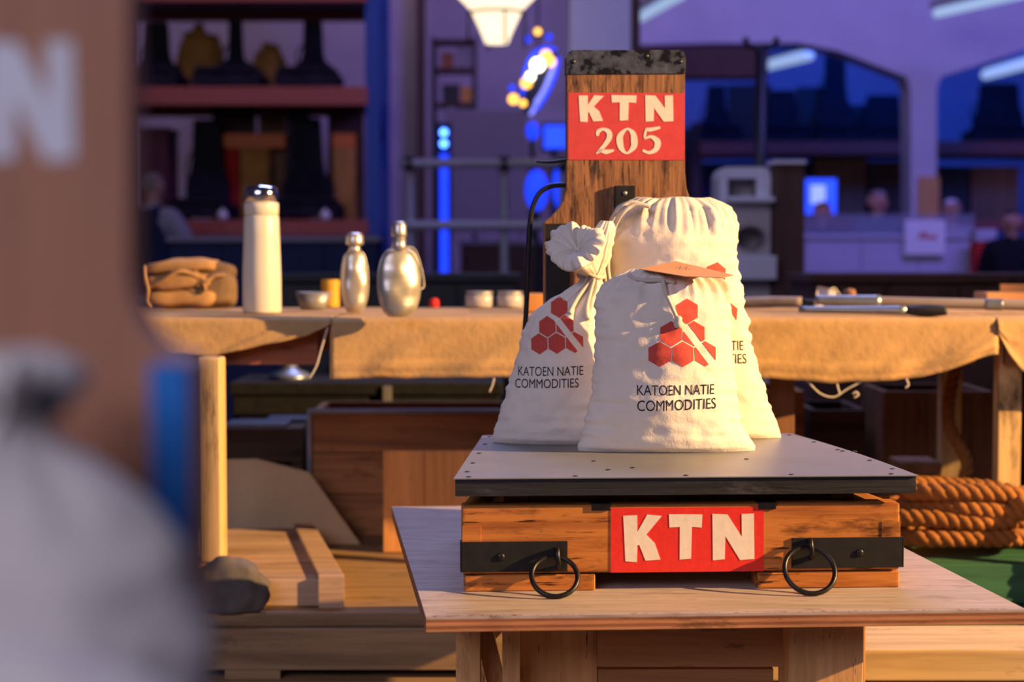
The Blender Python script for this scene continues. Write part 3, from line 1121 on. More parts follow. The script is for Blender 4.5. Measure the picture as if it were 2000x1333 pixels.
# --- left sack with tied neck
prof = [(862, 964, 1212, 0.036, 0, 0), (852, 961, 1212, 0.046, 0, 0), (820, 970, 1212, 0.052, 0, 0), (770, 986, 1210, 0.054, 0, 0), (700, 1008, 1200, 0.052, 0, 0), (640, 1024, 1192, 0.047, 0, 0.02), (605, 1040, 1186, 0.040, 0, 0.05), (580, 1072, 1182, 0.033, 0, 0.12), (560, 1108, 1180, 0.026, 0, 0.18), (545, 1132, 1176, 0.021, 0, 0.2), (533, 1135, 1174, 0.020, 0, 0.2),
        (520, 1140, 1180, 0.022, 0.0, 0.22), (500, 1142, 1190, 0.026, 0.004, 0.24), (470, 1148, 1197, 0.028, 0.008, 0.24), (445, 1158, 1200, 0.024, 0.010, 0.2), (428, 1172, 1196, 0.010, 0.012, 0.1)]
t, M, tree, bo_ = bag('cotton_sack', 'cream cotton sack with tied neck and ruffled tuft on the scale platform', 3.062, math.radians(-5), prof, seed=11, ruff_n=14)
logo(t, M, tree, 1087, 671, 38, 0.05, 0.92, slash=True)
words(t, M, tree, [('KATOEN NATIE', 1009, 1139, 736, 733, 18), ('COMMODITIES', 1003, 1130, 760, 757, 18)])
# ruffled mouth folding over to the left
ax0 = LP(M, 1157, 530, 0.0)
ax1 = LP(M, 1126, 486, -0.040)
axd = (ax1 - ax0)
axl = axd.length
axd.normalize()
sa = axd.cross(Vector((0, 0, 1))).normalized()
sb_ = sa.cross(axd).normalized()
b = new()
nr, na = 34, 150
prev_r = None
for i in range(nr):
    f = i / (nr - 1)
    if f < 0.55:
        g = f / 0.55
        rad0 = 0.017 + 0.030 * g ** 1.2
        hh = axl * g * 0.92
        am = 0.07
    elif f < 0.78:
        g = (f - 0.55) / 0.23
        rad0 = 0.047 + 0.009 * math.sin(g * math.pi)
        hh = axl * 0.92 + 0.022 * g
        am = 0.08
    else:
        g = (f - 0.78) / 0.22
        rad0 = 0.047 - 0.041 * g
        hh = axl * 0.92 + 0.022 + 0.004 * math.sin(g * math.pi) - 0.016 * g
        am = 0.06
    ring = []
    for k in range(na):
        th_ = 2 * math.pi * k / na
        c1_, s1_ = math.cos(th_), math.sin(th_)
        wv = noise.noise(Vector((c1_ * 3.2, s1_ * 3.2, 1.7 + 1.5 * f))) * 1.6 + 0.32 * math.sin(19 * th_ + 2.8 * math.sin(2 * th_) + 2.0 * math.sin(5 * th_) + 1.2 * f) + 1.3 * noise.noise(Vector((c1_ * 7, s1_ * 7, 7.7 + 2 * f)))
        rad = rad0 * (1 + am * wv)
        low = 1.0 + 0.16 * math.sin(2 * th_ + 0.6) + 0.08 * math.sin(3 * th_)
        p_ = ax0 + axd * (hh + (0.0045 if f > 0.5 else 0.002) * wv) + (sa * c1_ + sb_ * s1_) * rad * low
        ring.append(b.verts.new(p_))
    if prev_r:
        for k in range(na):
            b.faces.new([prev_r[k], prev_r[(k + 1) % na], ring[(k + 1) % na], ring[k]])
    prev_r = ring
cv = b.verts.new(ax0 + axd * (axl * 0.92 + 0.002))
for k in range(na):
    b.faces.new([prev_r[k], prev_r[(k + 1) % na], cv])
bmesh.ops.recalc_face_normals(b, faces=b.faces)
obj('ruffled_mouth', b, 'sack', t, smooth=True)
ck = LP(M, 1155, 538, 0.0)
obj('drawstring', tube([Vector((ck.x + 0.0235 * math.cos(a_), 0.0235 * math.sin(a_), ck.z + 0.004 * math.sin(2 * a_))) for a_ in np.linspace(0, 2 * math.pi, 33)[:-1]], 0.0034, 8, closed=True), 'cord', t, smooth=True)
for cp in ([(1158, 545), (1140, 565), (1126, 585), (1112, 612)], [(1160, 545), (1153, 570), (1146, 600), (1148, 625)]):
    pts = []
    for i, (x, y) in enumerate(cp):
        v = LP(M, x, y, -0.03)
        h = tree.ray_cast(Vector((v.x, -2, v.z)), Vector((0, 1, 0)))
        pts.append(Vector((v.x, (h[0].y if h[0] else -0.02) - 0.004, v.z)))
    obj('drawstring_end', tube(catmull(pts, 5), 0.004, 8, taper=lambda q: 0.8 + 0.5 * q), 'cord', t, smooth=True)

# --- front sack with the kraft tag
prof = [(889, 1130, 1477, 0.034, 0, 0), (880, 1128, 1478, 0.045, 0, 0), (862, 1136, 1464, 0.053, 0, 0), (830, 1143, 1450, 0.057, 0, 0), (780, 1153, 1442, 0.058, 0, 0), (700, 1160, 1434, 0.056, 0, 0), (630, 1162, 1430, 0.052, 0, 0),
        (598, 1164, 1428, 0.047, 0.0, 0.02), (578, 1170, 1424, 0.042, 0.0, 0.08), (560, 1184, 1414, 0.035, 0, 0.18), (546, 1206, 1396, 0.027, 0, 0.22), (539, 1222, 1360, 0.018, 0, 0.24), (533, 1234, 1310, 0.009, 0, 0.24)]
t, M, tree, bo_ = bag('cotton_sack', 'cream cotton sack with a brown card tag lying on its mouth', 2.938, math.radians(1.0), prof, seed=21, ruff_n=26)
logo(t, M, tree, 1333, 692, 45.5, 0.0)
words(t, M, tree, [('KATOEN NATIE', 1244, 1397, 772, 771, 20), ('COMMODITIES', 1244, 1400, 803, 799, 21)])
cord_pts = []
for x, y in ((1296, 548), (1302, 575), (1312, 600), (1322, 622)):
    v = LP(M, x, y, -0.05)
    h = tree.ray_cast(Vector((v.x, -2, v.z)), Vector((0, 1, 0)))
    cord_pts.append(Vector((v.x, (h[0].y if h[0] else -0.02) - 0.005, v.z)))
cd = obj('drawstring', tube(catmull(cord_pts, 6), 0.0036, 8), 'cord', t, smooth=True)
e_ = cord_pts[-1]
obj('knot', lathe([(0, -0.012), (0.007, -0.010), (0.0085, -0.003), (0.006, 0.003), (0.007, 0.006), (0.004, 0.010), (0, 0.011)], 12, c=(e_.x + 0.002, e_.y - 0.002, e_.z - 0.006)), 'cord', cd, smooth=True)
cord_pts = []
for x, y in ((1232, 538), (1243, 545), (1262, 548), (1290, 548), (1320, 552)):
    v = LP(M, x, y, -0.05)
    h = tree.ray_cast(Vector((v.x, -2, v.z)), Vector((0, 1, 0)))
    cord_pts.append(Vector((v.x, (h[0].y if h[0] else -0.015) - 0.003, v.z)))
obj('drawstring', tube(catmull(cord_pts, 6), 0.0034, 8), 'cord', t, smooth=True)
# the tag: a folded card resting on the gathered mouth
tg = thing('card_tag', 'brown kraft card tag resting on the mouth of the front cotton sack', 'tag', P(1330, 532, 2.93))
TI = XF[tg.name].inverted()
c_ = []
org_ = P(1335, 525, 2.925)
nrm_ = Vector((0.02, -0.20, 1.0)).normalized()
for x_, y_ in ((1249, 526), (1320, 511), (1433, 538), (1412, 543), (1335, 540)):
    d_ = P(x_, y_, 2.0) - Vector((0, 0, CAMH))
    k_ = (org_ - Vector((0, 0, CAMH))).dot(nrm_) / d_.dot(nrm_)
    c_.append(TI @ (Vector((0, 0, CAMH)) + d_ * k_))
b = new()
up = [b.verts.new(v + Vector((0, 0, 0.0006))) for v in c_]
dn_ = [b.verts.new(v - Vector((0, 0, 0.0006))) for v in c_]
for i0, i1, i2 in ((0, 4, 1), (1, 4, 3), (1, 3, 2)):
    b.faces.new([up[i0], up[i1], up[i2]])
    b.faces.new([dn_[i2], dn_[i1], dn_[i0]])
for i in range(5):
    j = (i + 1) % 5
    b.faces.new([up[j], up[i], dn_[i], dn_[j]])
bmesh.ops.recalc_face_normals(b, faces=b.faces)
obj('card', b, 'kraft', tg)
cdn = [P(x, y, 2.93) for x, y in ((1318, 524), (1334, 519), (1327, 526), (1344, 523), (1349, 528))]


def on_card(px, py):
    o_ = TI @ Vector((0, 0, CAMH))
    d_ = (TI @ P(px, py, 2.0)) - o_
    n_ = (c_[4] - c_[1]).cross(c_[3] - c_[1])
    k_ = (c_[1] - o_).dot(n_) / d_.dot(n_)
    return o_ + d_ * k_ * 0.9994


obj('pen_mark', tube(catmull([on_card(x, y) for x, y in ((1318, 525), (1330, 521), (1326, 527), (1342, 522), (1338, 528), (1350, 527))], 5), 0.0005, 5), 'print_black', tg)

# ================================================================== near scale at the left edge, out of focus
NY = 0.79
near = thing('platform_scale', 'brown scale backboard with white N and a blue painted edge beside the grey sacks', 'scale', (P(-150, 600, NY).x, NY, TZ))
def N0(px, py, Y=NY):
    v = P(px, py, Y)
    return (v.x, v.z)
ol = [(-690, -330), (240, -330), (250, -300), (250, 540), (262, 598), (288, 648), (328, 688), (384, 706)]
pts = [N0(x, y) for x, y in ol] + [(N0(384, 0)[0], TZ + 0.03), (N0(-824, 0)[0], TZ + 0.03), N0(-824, 706), N0(-690, 540)]
nb = obj('backboard', prism(pts, NY, NY + 0.03, bevel=0.001), 'old_board', near, world=True)
b = new()
for ch, x0, x1 in (('K', -470, -300), ('T', -245, -75), ('N', -24, 147)):
    p, q = P(x0, 80, NY), P(x1, 314, NY)
    glyph(ch, p.x, q.x, q.z, p.z, NY, b)
obj('lettering', b, 'white_far', nb, world=True, label='white letters KTN')
p, q = P(294, 708, NY), P(384, 2000, NY)
obj('edge_plate', box(p.x, q.x, NY - 0.004, NY, TZ + 0.19, p.z, 0.0015), 'blue_edge', nb, world=True, label='blue edge strip')
cxn = P(-220, 0, NY).x
obj('platform', box(cxn - 0.27, cxn + 0.27, 0.46, NY - 0.006, TZ + 0.155, TZ + 0.18, 0.003), 'black_wood', near, world=True)
obj('front_beam', box(cxn - 0.26, cxn + 0.26, 0.47, 0.51, TZ + 0.03, TZ + 0.13, 0.004), 'box_wood', near, world=True)
obj('side_rail', box(cxn - 0.26, cxn - 0.22, 0.512, NY - 0.002, TZ + 0.03, TZ + 0.13, 0.004), 'box_wood_y', near, world=True)
obj('side_rail', box(cxn + 0.22, cxn + 0.26, 0.512, NY - 0.002, TZ + 0.03, TZ + 0.13, 0.004), 'box_wood_y', near, world=True)
for sx_ in (-1, 1):
    obj('foot_block', box(cxn + sx_ * 0.17 - 0.08, cxn + sx_ * 0.17 + 0.08, 0.47, NY + 0.03, TZ, TZ + 0.028, 0.004), 'box_wood', near, world=True)
    obj('carriage_post', box(cxn + sx_ * 0.18 - 0.02, cxn + sx_ * 0.18 + 0.02, 0.53, 0.57, TZ + 0.028, TZ + 0.155, 0.002), 'box_wood_y', near, world=True)
nt_ = thing('plywood_table', 'plywood table under the brown scale with the white N', 'table', (cxn, 0.65, 0))
obj('top_board', box(cxn - 0.36, cxn + 0.36, 0.40, 0.95, TB, TZ - 0.0005, 0.001), 'ply_top', nt_, world=True)
for sx_ in (-1, 1):
    for yy in (0.48, 0.86):
        obj('leg', box(cxn + sx_ * 0.28 - 0.03, cxn + sx_ * 0.28 + 0.03, yy - 0.03, yy + 0.03, 0, TB - 0.0005, 0.002), 'stand_wood', nt_, world=True)

zb = TZ + 0.1805
def basepy(Y, z):
    return 666.5 + FPX * math.tan(math.atan((CAMH - z) / Y) - PITCH)
by_ = basepy(0.705, zb)
prof = [(by_, -690, 400, 0.035, 0, 0), (by_ - 60, -695, 410, 0.046, 0, 0), (1700, -660, 425, 0.055, 0, 0), (1333, -640, 408, 0.056, 0, 0), (1250, -630, 400, 0.055, 0, 0), (1120, -600, 386, 0.052, 0, 0), (1020, -540, 356, 0.047, 0, 0),
        (950, -470, 300, 0.040, 0, 0.02), (880, -340, 208, 0.033, 0, 0.06), (820, -190, 112, 0.026, 0, 0.1), (790, -100, 84, 0.022, 0, 0.12), (770, -60, 90, 0.021, 0, 0.12), (740, -110, 150, 0.028, 0, 0.14), (700, -130, 172, 0.034, 0, 0.14), (665, -100, 150, 0.03, 0, 0.12), (645, -40, 100, 0.015, 0, 0.1)]
t, M, tree, bo_ = bag('cotton_sack', 'grey-white cotton sack with tied neck before the brown board with the white N', 0.705, 0.0, prof, mat='sack_grey', seed=31, zbase=zb, ruff_n=11, nv=70)
ck = LP(M, 14, 784, 0)
obj('drawstring', tube([Vector((ck.x + 0.021 * math.cos(a_), 0.021 * math.sin(a_), ck.z)) for a_ in np.linspace(0, 2 * math.pi, 25)[:-1]], 0.003, 8, closed=True), 'iron', t, smooth=True)
kv = LP(M, 96, 792, -0.024)
obj('knot', lathe([(0, -0.006), (0.008, -0.003), (0.009, 0.002), (0, 0.006)], 12, c=(kv.x, kv.y, kv.z)), 'iron', t, smooth=True)
by_ = basepy(0.585, zb)
prof = [(by_, -700, 430, 0.035, 0, 0), (by_ - 60, -705, 435, 0.046, 0, 0), (1800, -690, 430, 0.052, 0, 0), (1450, -660, 410, 0.048, 0, 0), (1360, -640, 380, 0.042, 0, 0), (1300, -600, 330, 0.034, 0, 0.03), (1258, -520, 240, 0.026, 0, 0.08), (1225, -400, 120, 0.016, 0, 0.1), (1205, -300, 30, 0.008, 0, 0.1)]
t, M, tree, bo_ = bag('cotton_sack', 'lower grey-white sack in front of the sack with the tied dark cord', 0.585, 0.0, prof, mat='sack_grey', seed=37, zbase=zb, ruff_n=15, nv=60)

# ================================================================== burlap-covered tables behind
FZ = 0.90
TYF, TYB = 4.02, 4.72
def far_table(label, xa, xb, apron_mat, legs, clothlabel, hem, seed, crease=True, threads=()):
    t = thing('trestle_table', label, 'table', ((xa + xb) / 2, (TYF + TYB) / 2, 0))
    nb_ = 5
    for i in range(nb_):
        y0 = TYF + (TYB - TYF) * i / nb_
        obj('plank', box(xa, xb, y0 + 0.001, y0 + (TYB - TYF) / nb_ - 0.001, FZ - 0.034, FZ - 0.006, 0.002), 'red_wood', t, world=True)
    obj('apron', box(xa + 0.03, xb - 0.03, TYF + 0.03, TYF + 0.055, FZ - 0.115, FZ - 0.034, 0.002), apron_mat, t, world=True)
    obj('apron', box(xa + 0.03, xb - 0.03, TYB - 0.055, TYB - 0.03, FZ - 0.115, FZ - 0.034, 0.002), apron_mat, t, world=True)
    for lx, lm, lz in legs:
        for ly in (TYF + 0.06, TYB - 0.10):
            obj('leg', box(lx, lx + 0.055, ly, ly + 0.05, lz, FZ - 0.034, 0.003), lm, t, world=True)
    # cloth
    n = 140
    path = []
    b = new()
    rows = []
    m = 12
    k = 14
    for i in range(n + 1):
        u = i / n
        x = xa - 0.006 + (xb - xa + 0.012) * u
        px_ = 1000 + x / TYF * FPX
        hpx = np.interp(px_, [h[0] for h in hem], [h[1] for h in hem])
        zbot = P(px_, hpx, TYF).z + 0.004 * noise.noise(Vector((x * 14, seed, 0)))
        col = []
        for j in range(m):
            y = TYB + 0.004 + (TYF - TYB - 0.004) * j / m
            col.append((x, y, FZ + 0.0015 * noise.noise(Vector((x * 9, y * 9, seed)))))
        col.append((x, TYF - 0.006, FZ - 0.002))
        for j in range(1, k + 1):
            f = j / k
            z = FZ - 0.004 + (zbot - FZ + 0.004) * f
            wv = 0.020 * f * noise.noise(Vector((x * 6 + 2.0 * f, seed, z * 4))) + 0.010 * f * noise.noise(Vector((x * 19 + 4 * f, seed + 4, z * 14)))
            cr = 0.0
            if crease and 0.72 < f < 0.86:
                cr = -0.007 * math.sin((f - 0.72) / 0.14 * math.pi)
            col.append((x, TYF - 0.014 - 0.022 * f + wv + cr, z))
        rows.append([b.verts.new(c) for c in col])
    for A, B in zip(rows[:-1], rows[1:]):
        for j in range(len(A) - 1):
            b.faces.new([A[j], A[j + 1], B[j + 1], B[j]])
    bmesh.ops.recalc_face_normals(b, faces=b.faces)
    o = obj('burlap_cloth', b, 'burlap', None, smooth=True)
    tag(o, clothlabel, 'cloth')
    sm = o.modifiers.new('solid', 'SOLIDIFY')
    sm.thickness = 0.002
    sm.offset = 0
    for thp in threads:
        obj('loose_thread', tube(catmull([P(x, y, TYF - 0.03) for x, y in thp], 5), 0.0022, 6), 'cord', o, world=True, smooth=True)
    return t


Xl = P(652, 620, TYF).x
Xr = P(1938, 620, TYF).x
far_table('red-brown trestle table under the short burlap cloth, carrying the thermos', -1.30, Xl - 0.012, 'red_wood', ((-1.27, 'pale_wood', 0.275), (-1.0, 'dim_brown', 0.275)),
          'short burlap cloth with wavy hem under the thermos and canvas bag', [(-200, 700), (300, 690), (420, 696), (520, 672), (600, 655), (650, 632)], 3.0, crease=False,
          threads=([(640, 640), (628, 680), (618, 715), (604, 740)],))
far_table('long trestle table under the deep burlap cloth, carrying canteens and poles', Xl, Xr, 'dim_brown', ((0.10, 'dim_brown', 0.275), (0.63, 'dim_brown', 0.0)),
          'long burlap cloth with deep creased hem under the metal canteens', [(650, 738), (900, 736), (1200, 738), (1500, 738), (1620, 745), (1740, 742), (1840, 725), (1905, 700), (1940, 690)], 8.0,
          threads=([(1575, 742), (1600, 768), (1628, 776), (1655, 760), (1690, 742)], [(1636, 715), (1634, 745), (1640, 770)], [(1665, 770), (1672, 766), (1676, 772), (1668, 777)], [(1770, 740), (1774, 752), (1768, 758)], [(965, 738), (962, 752), (956, 766)]))
far_table('trestle table with a pale leg under the end of the long pole', Xr + 0.012, Xr + 0.95, 'dim_brown', ((P(1946, 800, TYF + 0.08).x, 'pale_wood', 0.0), (Xr + 0.8, 'pale_wood', 0.0)),
          'burlap cloth drooping over the corner above the pale table leg', [(1945, 650), (1965, 690), (1990, 725), (2300, 735)], 13.0, crease=False)
CT = FZ + 0.0035       # cloth top

# thermos
def tz(px, py):
    return PZ(px, py, CT)
c0 = tz(512, 611)
mp = c0.y / FPX
th = thing('thermos_flask', 'tall cream thermos flask with polished steel cap standing on burlap', 'flask', c0)
r = 37.5 * mp
H = 248 * mp
obj('flask_body', lathe([(r * 0.96, 0), (r, 0.004), (r * 0.99, H * 0.3), (r * 0.93, H * 0.60), (r * 0.90, H * 0.75), (r * 0.86, H * 0.765), (0, H * 0.765)], 40), 'cream_enamel', th, smooth=True)
obj('cup_ring', lathe([(r * 0.84, H * 0.766), (r * 0.89, H * 0.772), (r * 0.90, H * 0.85), (r * 0.87, H * 0.862), (0, H * 0.862)], 40), 'cream_enamel', th, smooth=True)
obj('steel_cap', lathe([(r * 0.86, H * 0.863), (r * 0.86, H * 0.94), (r * 0.80, H * 0.975), (r * 0.66, H * 0.995), (0, H)], 40), 'chrome', th, smooth=True, label='polished steel cap')

# folded canvas bag
c0 = tz(365, 603)
c0.y += 0.06
mp = c0.y / FPX
cb = thing('canvas_bag', 'folded brown canvas tool bag with straps lying next to the thermos', 'bag', c0)
def pillow(w_, d_, h_, c=(0, 0, 0), e=0.5, sag=0.0, seed=0, rot=0.0):
    b = bmesh.new()
    bmesh.ops.create_uvsphere(b, u_segments=32, v_segments=18, radius=1.0)
    for v in b.verts:
        x, y, z = v.co
        f = lambda q: math.copysign(abs(q) ** e, q)
        x, y, z = f(x) * w_, f(y) * d_, f(z) * h_
        n_ = noise.noise(Vector((x * 18 + seed, y * 18, z * 25)))
        z += sag * n_
        y += sag * 0.8 * noise.noise(Vector((x * 14, y * 14 + seed, z * 14)))
        q = Matrix.Rotation(rot, 3, 'Y') @ Vector((x, y, z))
        v.co = Vector((q.x + c[0], q.y + c[1], q.z + c[2]))
    mz = min(v.co.z for v in b.verts)
    if mz < 0:
        for v in b.verts:
            v.co.z = max(0.0, v.co.z)
    return b
obj('lower_fold', pillow(0.105, 0.055, 0.028, (-0.02, -0.01, 0.028), 0.6, 0.010, 2), 'canvas', cb, smooth=True)
obj('middle_fold', pillow(0.098, 0.055, 0.026, (-0.028, -0.012, 0.070), 0.6, 0.012, 5, -0.06), 'canvas', cb, smooth=True)
obj('top_flap', pillow(0.100, 0.060, 0.020, (-0.024, 0.005, 0.112), 0.55, 0.008, 9, -0.05), 'canvas', cb, smooth=True)
obj('side_pouch', pillow(0.062, 0.050, 0.050, (0.062, 0.0, 0.050), 0.6, 0.014, 12), 'canvas_dark', cb, smooth=True)
obj('rear_flap', pillow(0.058, 0.045, 0.022, (0.062, 0.02, 0.103), 0.6, 0.010, 15, 0.08), 'canvas_dark', cb, smooth=True)
for pts in ([(-0.118, -0.045, 0.112), (-0.112, -0.066, 0.085), (-0.104, -0.068, 0.05), (-0.108, -0.066, 0.02), (-0.10, -0.06, 0.004)],
            [(-0.108, -0.06, 0.055), (-0.06, -0.074, 0.075), (-0.015, -0.075, 0.10), (0.03, -0.06, 0.085), (0.05, -0.055, 0.05)],
            [(0.02, -0.055, 0.10), (0.05, -0.06, 0.075), (0.075, -0.056, 0.088), (0.10, -0.05, 0.09)]):
    obj('strap', tube(catmull(pts, 6), 0.006, 8), 'canvas', cb, smooth=True)
obj('buckle', tube([Vector((0.035 + 0.012 * math.cos(a_), -0.062, 0.055 + 0.015 * math.sin(a_))) for a_ in np.linspace(0, 6.283, 17)[:-1]], 0.0025, 6, closed=True), 'iron', cb, smooth=True)

# dish, tin, small jar
c0 = tz(612, 604)
mp = c0.y / FPX
b = lathe([(24 * mp, 0), (26 * mp, 0.003), (35 * mp, 33 * mp), (33.5 * mp, 33 * mp), (25 * mp, 0.005), (0, 0.004)], 28, sy=0.8)
single_o = obj('dish', b, 'zinc', None, smooth=True)
for v in single_o.data.vertices:
    v.co += c0
tag(single_o, 'shallow dull metal dish in front of the yellow tin', 'dish')
c0 = tz(638, 602)
c0.y += 0.10
mp = c0.y / FPX
tn = thing('yellow_tin', 'small yellow cylindrical tin behind the metal dish', 'tin', c0)
obj('tin_body', lathe([(17 * mp, 0), (17.5 * mp, 0.002), (17.5 * mp, 38 * mp), (0, 38 * mp)], 28), 'yellow', tn, smooth=False)
obj('lid', lathe([(18.3 * mp, 38 * mp + 0.0004), (18.3 * mp, 50 * mp), (17 * mp, 53 * mp), (0, 53 * mp)], 28), 'yellow', tn)


# canteens
def canteen(label, px, py, wpx, hpx, neck, depth, rot, wire):
    c0 = tz(px, py)
    mp = c0.y / FPX
    t = thing('metal_canteen', label, 'canteen', c0, rot, 'dented canteens on the burlap table')
    H = hpx * mp
    hw = wpx * mp / 2
    prof = []
    for i in range(21):
        a_ = -math.pi / 2 + math.pi * i / 20
        rr_ = abs(math.cos(a_)) ** 0.62
        prof.append((max(1e-6, hw * rr_) if 0 < i < 20 else 0, H / 2 + H / 2 * math.copysign(abs(math.sin(a_)) ** 0.95, a_)))
    b = lathe(prof, 36, sx=1.0, sy=depth)
    for v in b.verts:
        v.co.y += 0.006 * noise.noise(v.co * 28)
        # concave rear, flatter front
        if v.co.z < 0.006:
            v.co.z = max(v.co.z, 0.0)
    body = obj('canteen_body', b, 'aluminium', t, smooth=True)
    ring = [Vector((hw * 1.005 * math.copysign(abs(math.cos(a_)) ** 0.62, math.cos(a_)), 0, H / 2 + H / 2 * 1.003 * math.copysign(abs(math.sin(a_)) ** 0.95, math.sin(a_)))) for a_ in np.linspace(0, 2 * math.pi, 49)[:-1]]
    ring = [Vector((v.x, v.y, max(0.002, v.z))) for v in ring]
    obj('seam', tube(ring, 0.0018, 6, closed=True), 'aluminium', body, smooth=True)
    nw, nh, cw, chh = [q * mp for q in neck]
    obj('neck', lathe([(nw * 1.35, H - 0.006), (nw, H + nh * 0.35), (nw, H + nh), (0, H + nh)], 20), 'aluminium', t, smooth=True)
    obj('stopper', lathe([(cw, H + nh + 0.0003), (cw * 1.05, H + nh + chh * 0.2), (cw * 1.0, H + nh + chh * 0.75), (cw * 0.7, H + nh + chh), (0, H + nh + chh)], 20), 'aluminium', t, smooth=True)
    if wire:
        w_ = [(hw * 0.45, 0.012, H * 1.02), (hw * 0.9, 0.02, H * 0.98), (hw * 1.18, 0.02, H * 0.75), (hw * 1.30, 0.015, H * 0.45), (hw * 1.0, 0.01, H * 0.4)]
        obj('wire_handle', tube(catmull(w_, 6), 0.0016, 6), 'zinc', t, smooth=True)
    return t


canteen('slim aluminium canteen with round stopper beside the yellow tin', 693, 611, 54, 122, (11, 10, 17, 24), 0.75, math.radians(20), False)
canteen('wide dented aluminium canteen with tall narrow neck and wire handle', 780, 620, 88, 135, (13, 22, 14, 30), 0.55, math.radians(25), True)

# pale jars and a wooden block by the rod
for i, (x, wd, hh, lab) in enumerate(((934, 56, 30, 'squat pale jar between the red spool and the other jar'), (996, 52, 30, 'squat pale jar beside the orange wooden block'))):
    c0 = tz(x, 605)
    c0.y += 0.18
    mp = c0.y / FPX
    j = thing('squat_jar', lab, 'jar', c0, 0, 'pale jars on the table')
    obj('jar_body', lathe([(wd / 2 * mp * 0.9, 0), (wd / 2 * mp, 0.004), (wd / 2 * mp, 22 * mp), (wd / 2 * mp * 0.9, 25 * mp), (0, 25 * mp)], 24), 'jar', j, smooth=True)
    obj('lid', lathe([(wd / 2 * mp * 0.95, 25 * mp + 0.0003), (wd / 2 * mp * 0.95, 31 * mp), (0, 32 * mp)], 24), 'zinc', j)
p, q = P(1028, 576, 4.3), P(1062, 604, 4.3)
single('wooden_block', box(p.x, q.x, 4.3, 4.4, CT, CT + 0.045, 0.003), 'orange_wood', 'small orange wooden block beside the squat pale jars', 'block')
c0 = tz(843, 604)
c0.y += 0.15
o = obj('red_spool', lathe([(0.014, 0), (0.015, 0.003), (0.013, 0.018), (0.008, 0.024), (0, 0.025)], 16), 'red_cloth', None, smooth=True)
for v in o.data.vertices:
    v.co += c0
tag(o, 'little red spool on the burlap by the wide canteen', 'spool')

# poles and tools on the right part of the table
def rod(a, bq, r, bm=None, taper=None, n=14):
    a, bq = Vector(a), Vector(bq)
    return tube([a + (bq - a) * i / n for i in range(n + 1)], r, 14, bm=bm, taper=taper)
t = thing('long_pole', 'long weathered wooden pole with metal socket lying over the burlap table edge', 'pole', (P(1800, 590, 4.25).x, 4.25, CT))
A, B = P(1640, 590, 4.25), P(2120, 606, 4.20)
A.z = max(A.z, CT + 0.030)
B.z = max(B.z, CT + 0.016)
obj('shaft', rod(A, B, 0.0135), 'pole_wood', t, world=True, smooth=True)
obj('socket', rod(A - (B - A).normalized() * 0.06, A + (B - A).normalized() * 0.10, 0.0165, taper=lambda q: 0.75 + 0.3 * q), 'steel_blue', t, world=True, smooth=True)
obj('collar', rod(A + (B - A).normalized() * 0.36, A + (B - A).normalized() * 0.40, 0.0155), 'steel_blue', t, world=True, smooth=True)
t = thing('hand_spike', 'short wooden handled iron spike lying behind the white label', 'tool', (P(1500, 592, 4.42).x, 4.42, CT))
A, B = P(1400, 600, 4.46), P(1566, 584, 4.40)
A.z, B.z = CT + 0.016, CT + 0.024
obj('handle', rod(A, B, 0.015, taper=lambda q: 0.75 + 0.3 * math.sin(q * 3.0)), 'pole_wood', t, world=True, smooth=True)
obj('iron_shank', rod(B, B + Vector((0.16, -0.05, -0.012)), 0.007), 'iron', t, world=True, smooth=True)
t = thing('iron_chisel', 'blued steel bar tool with dark rounded handle lying on the cloth edge', 'tool', (P(1730, 612, 4.06).x, 4.06, CT))
A, B = P(1560, 606, 4.12), P(1770, 613, 4.06)
A.z = B.z = CT + 0.012
obj('blade', rod(A, B, 0.011, taper=lambda q: 0.7 + 0.35 * q), 'steel_blue', t, world=True, smooth=True)
C = B + (B - A).normalized() * 0.095
obj('handle', rod(B, C, 0.0125, taper=lambda q: 0.85 + 0.35 * math.sin(q * 3.1)), 'black_wood', t, world=True, smooth=True)
# white label folded, small knob
a = P(1612, 596, 4.33)
t = thing('paper_label', 'crumpled white paper label between the poles', 'label', (a.x, 4.33, CT))
b = new()
gr = []
for i in range(7):
    row = []
    for j in range(7):
        u, v = i / 6 - 0.5, j / 6
        row.append(b.verts.new((u * 0.052 + 0.012 * (v - 0.5), 0.006 * math.sin(u * 7 + v * 5), 0.002 + v * 0.058 - 0.012 * u)))
    gr.append(row)
for i in range(6):
    for j in range(6):
        b.faces.new([gr[i][j], gr[i + 1][j], gr[i + 1][j + 1], gr[i][j + 1]])
bmesh.ops.solidify(b, geom=list(b.faces), thickness=0.0015)
obj('sheet', b, 'white_plain', t, smooth=True)
obj('string', tube(catmull([(0.01, 0.004, 0.055), (0.025, 0.01, 0.06), (0.04, 0.01, 0.04), (0.05, 0.01, 0.012)], 5), 0.0014, 6), 'cord', t, smooth=True)
c0 = P(1662, 600, 4.40)
o = obj('wooden_peg', lathe([(0.012, 0), (0.014, 0.004), (0.008, 0.02), (0.012, 0.032), (0.018, 0.042), (0.014, 0.054), (0, 0.058)], 20), 'dim_brown', None, smooth=True)
for v in o.data.vertices:
    v.co += Vector((c0.x, 4.42, CT))
tag(o, 'turned brown wooden knob standing behind the long pole', 'knob')
p, q = P(1928, 566, 4.55), P(2030, 590, 4.55)
t = thing('card_box', 'small orange-brown cardboard box with open flap at the back of the table', 'box', ((p.x + q.x) / 2, 4.6, CT))
obj('carton', box(p.x, q.x, 4.55, 4.68, CT + 0.0005, P(0, 572, 4.55).z, 0.002), 'kraft', t, world=True)
obj('flap', box(p.x + 0.05, q.x, 4.60, 4.604, P(0, 572, 4.55).z, P(0, 556, 4.55).z, 0.0006), 'kraft', t, world=True)

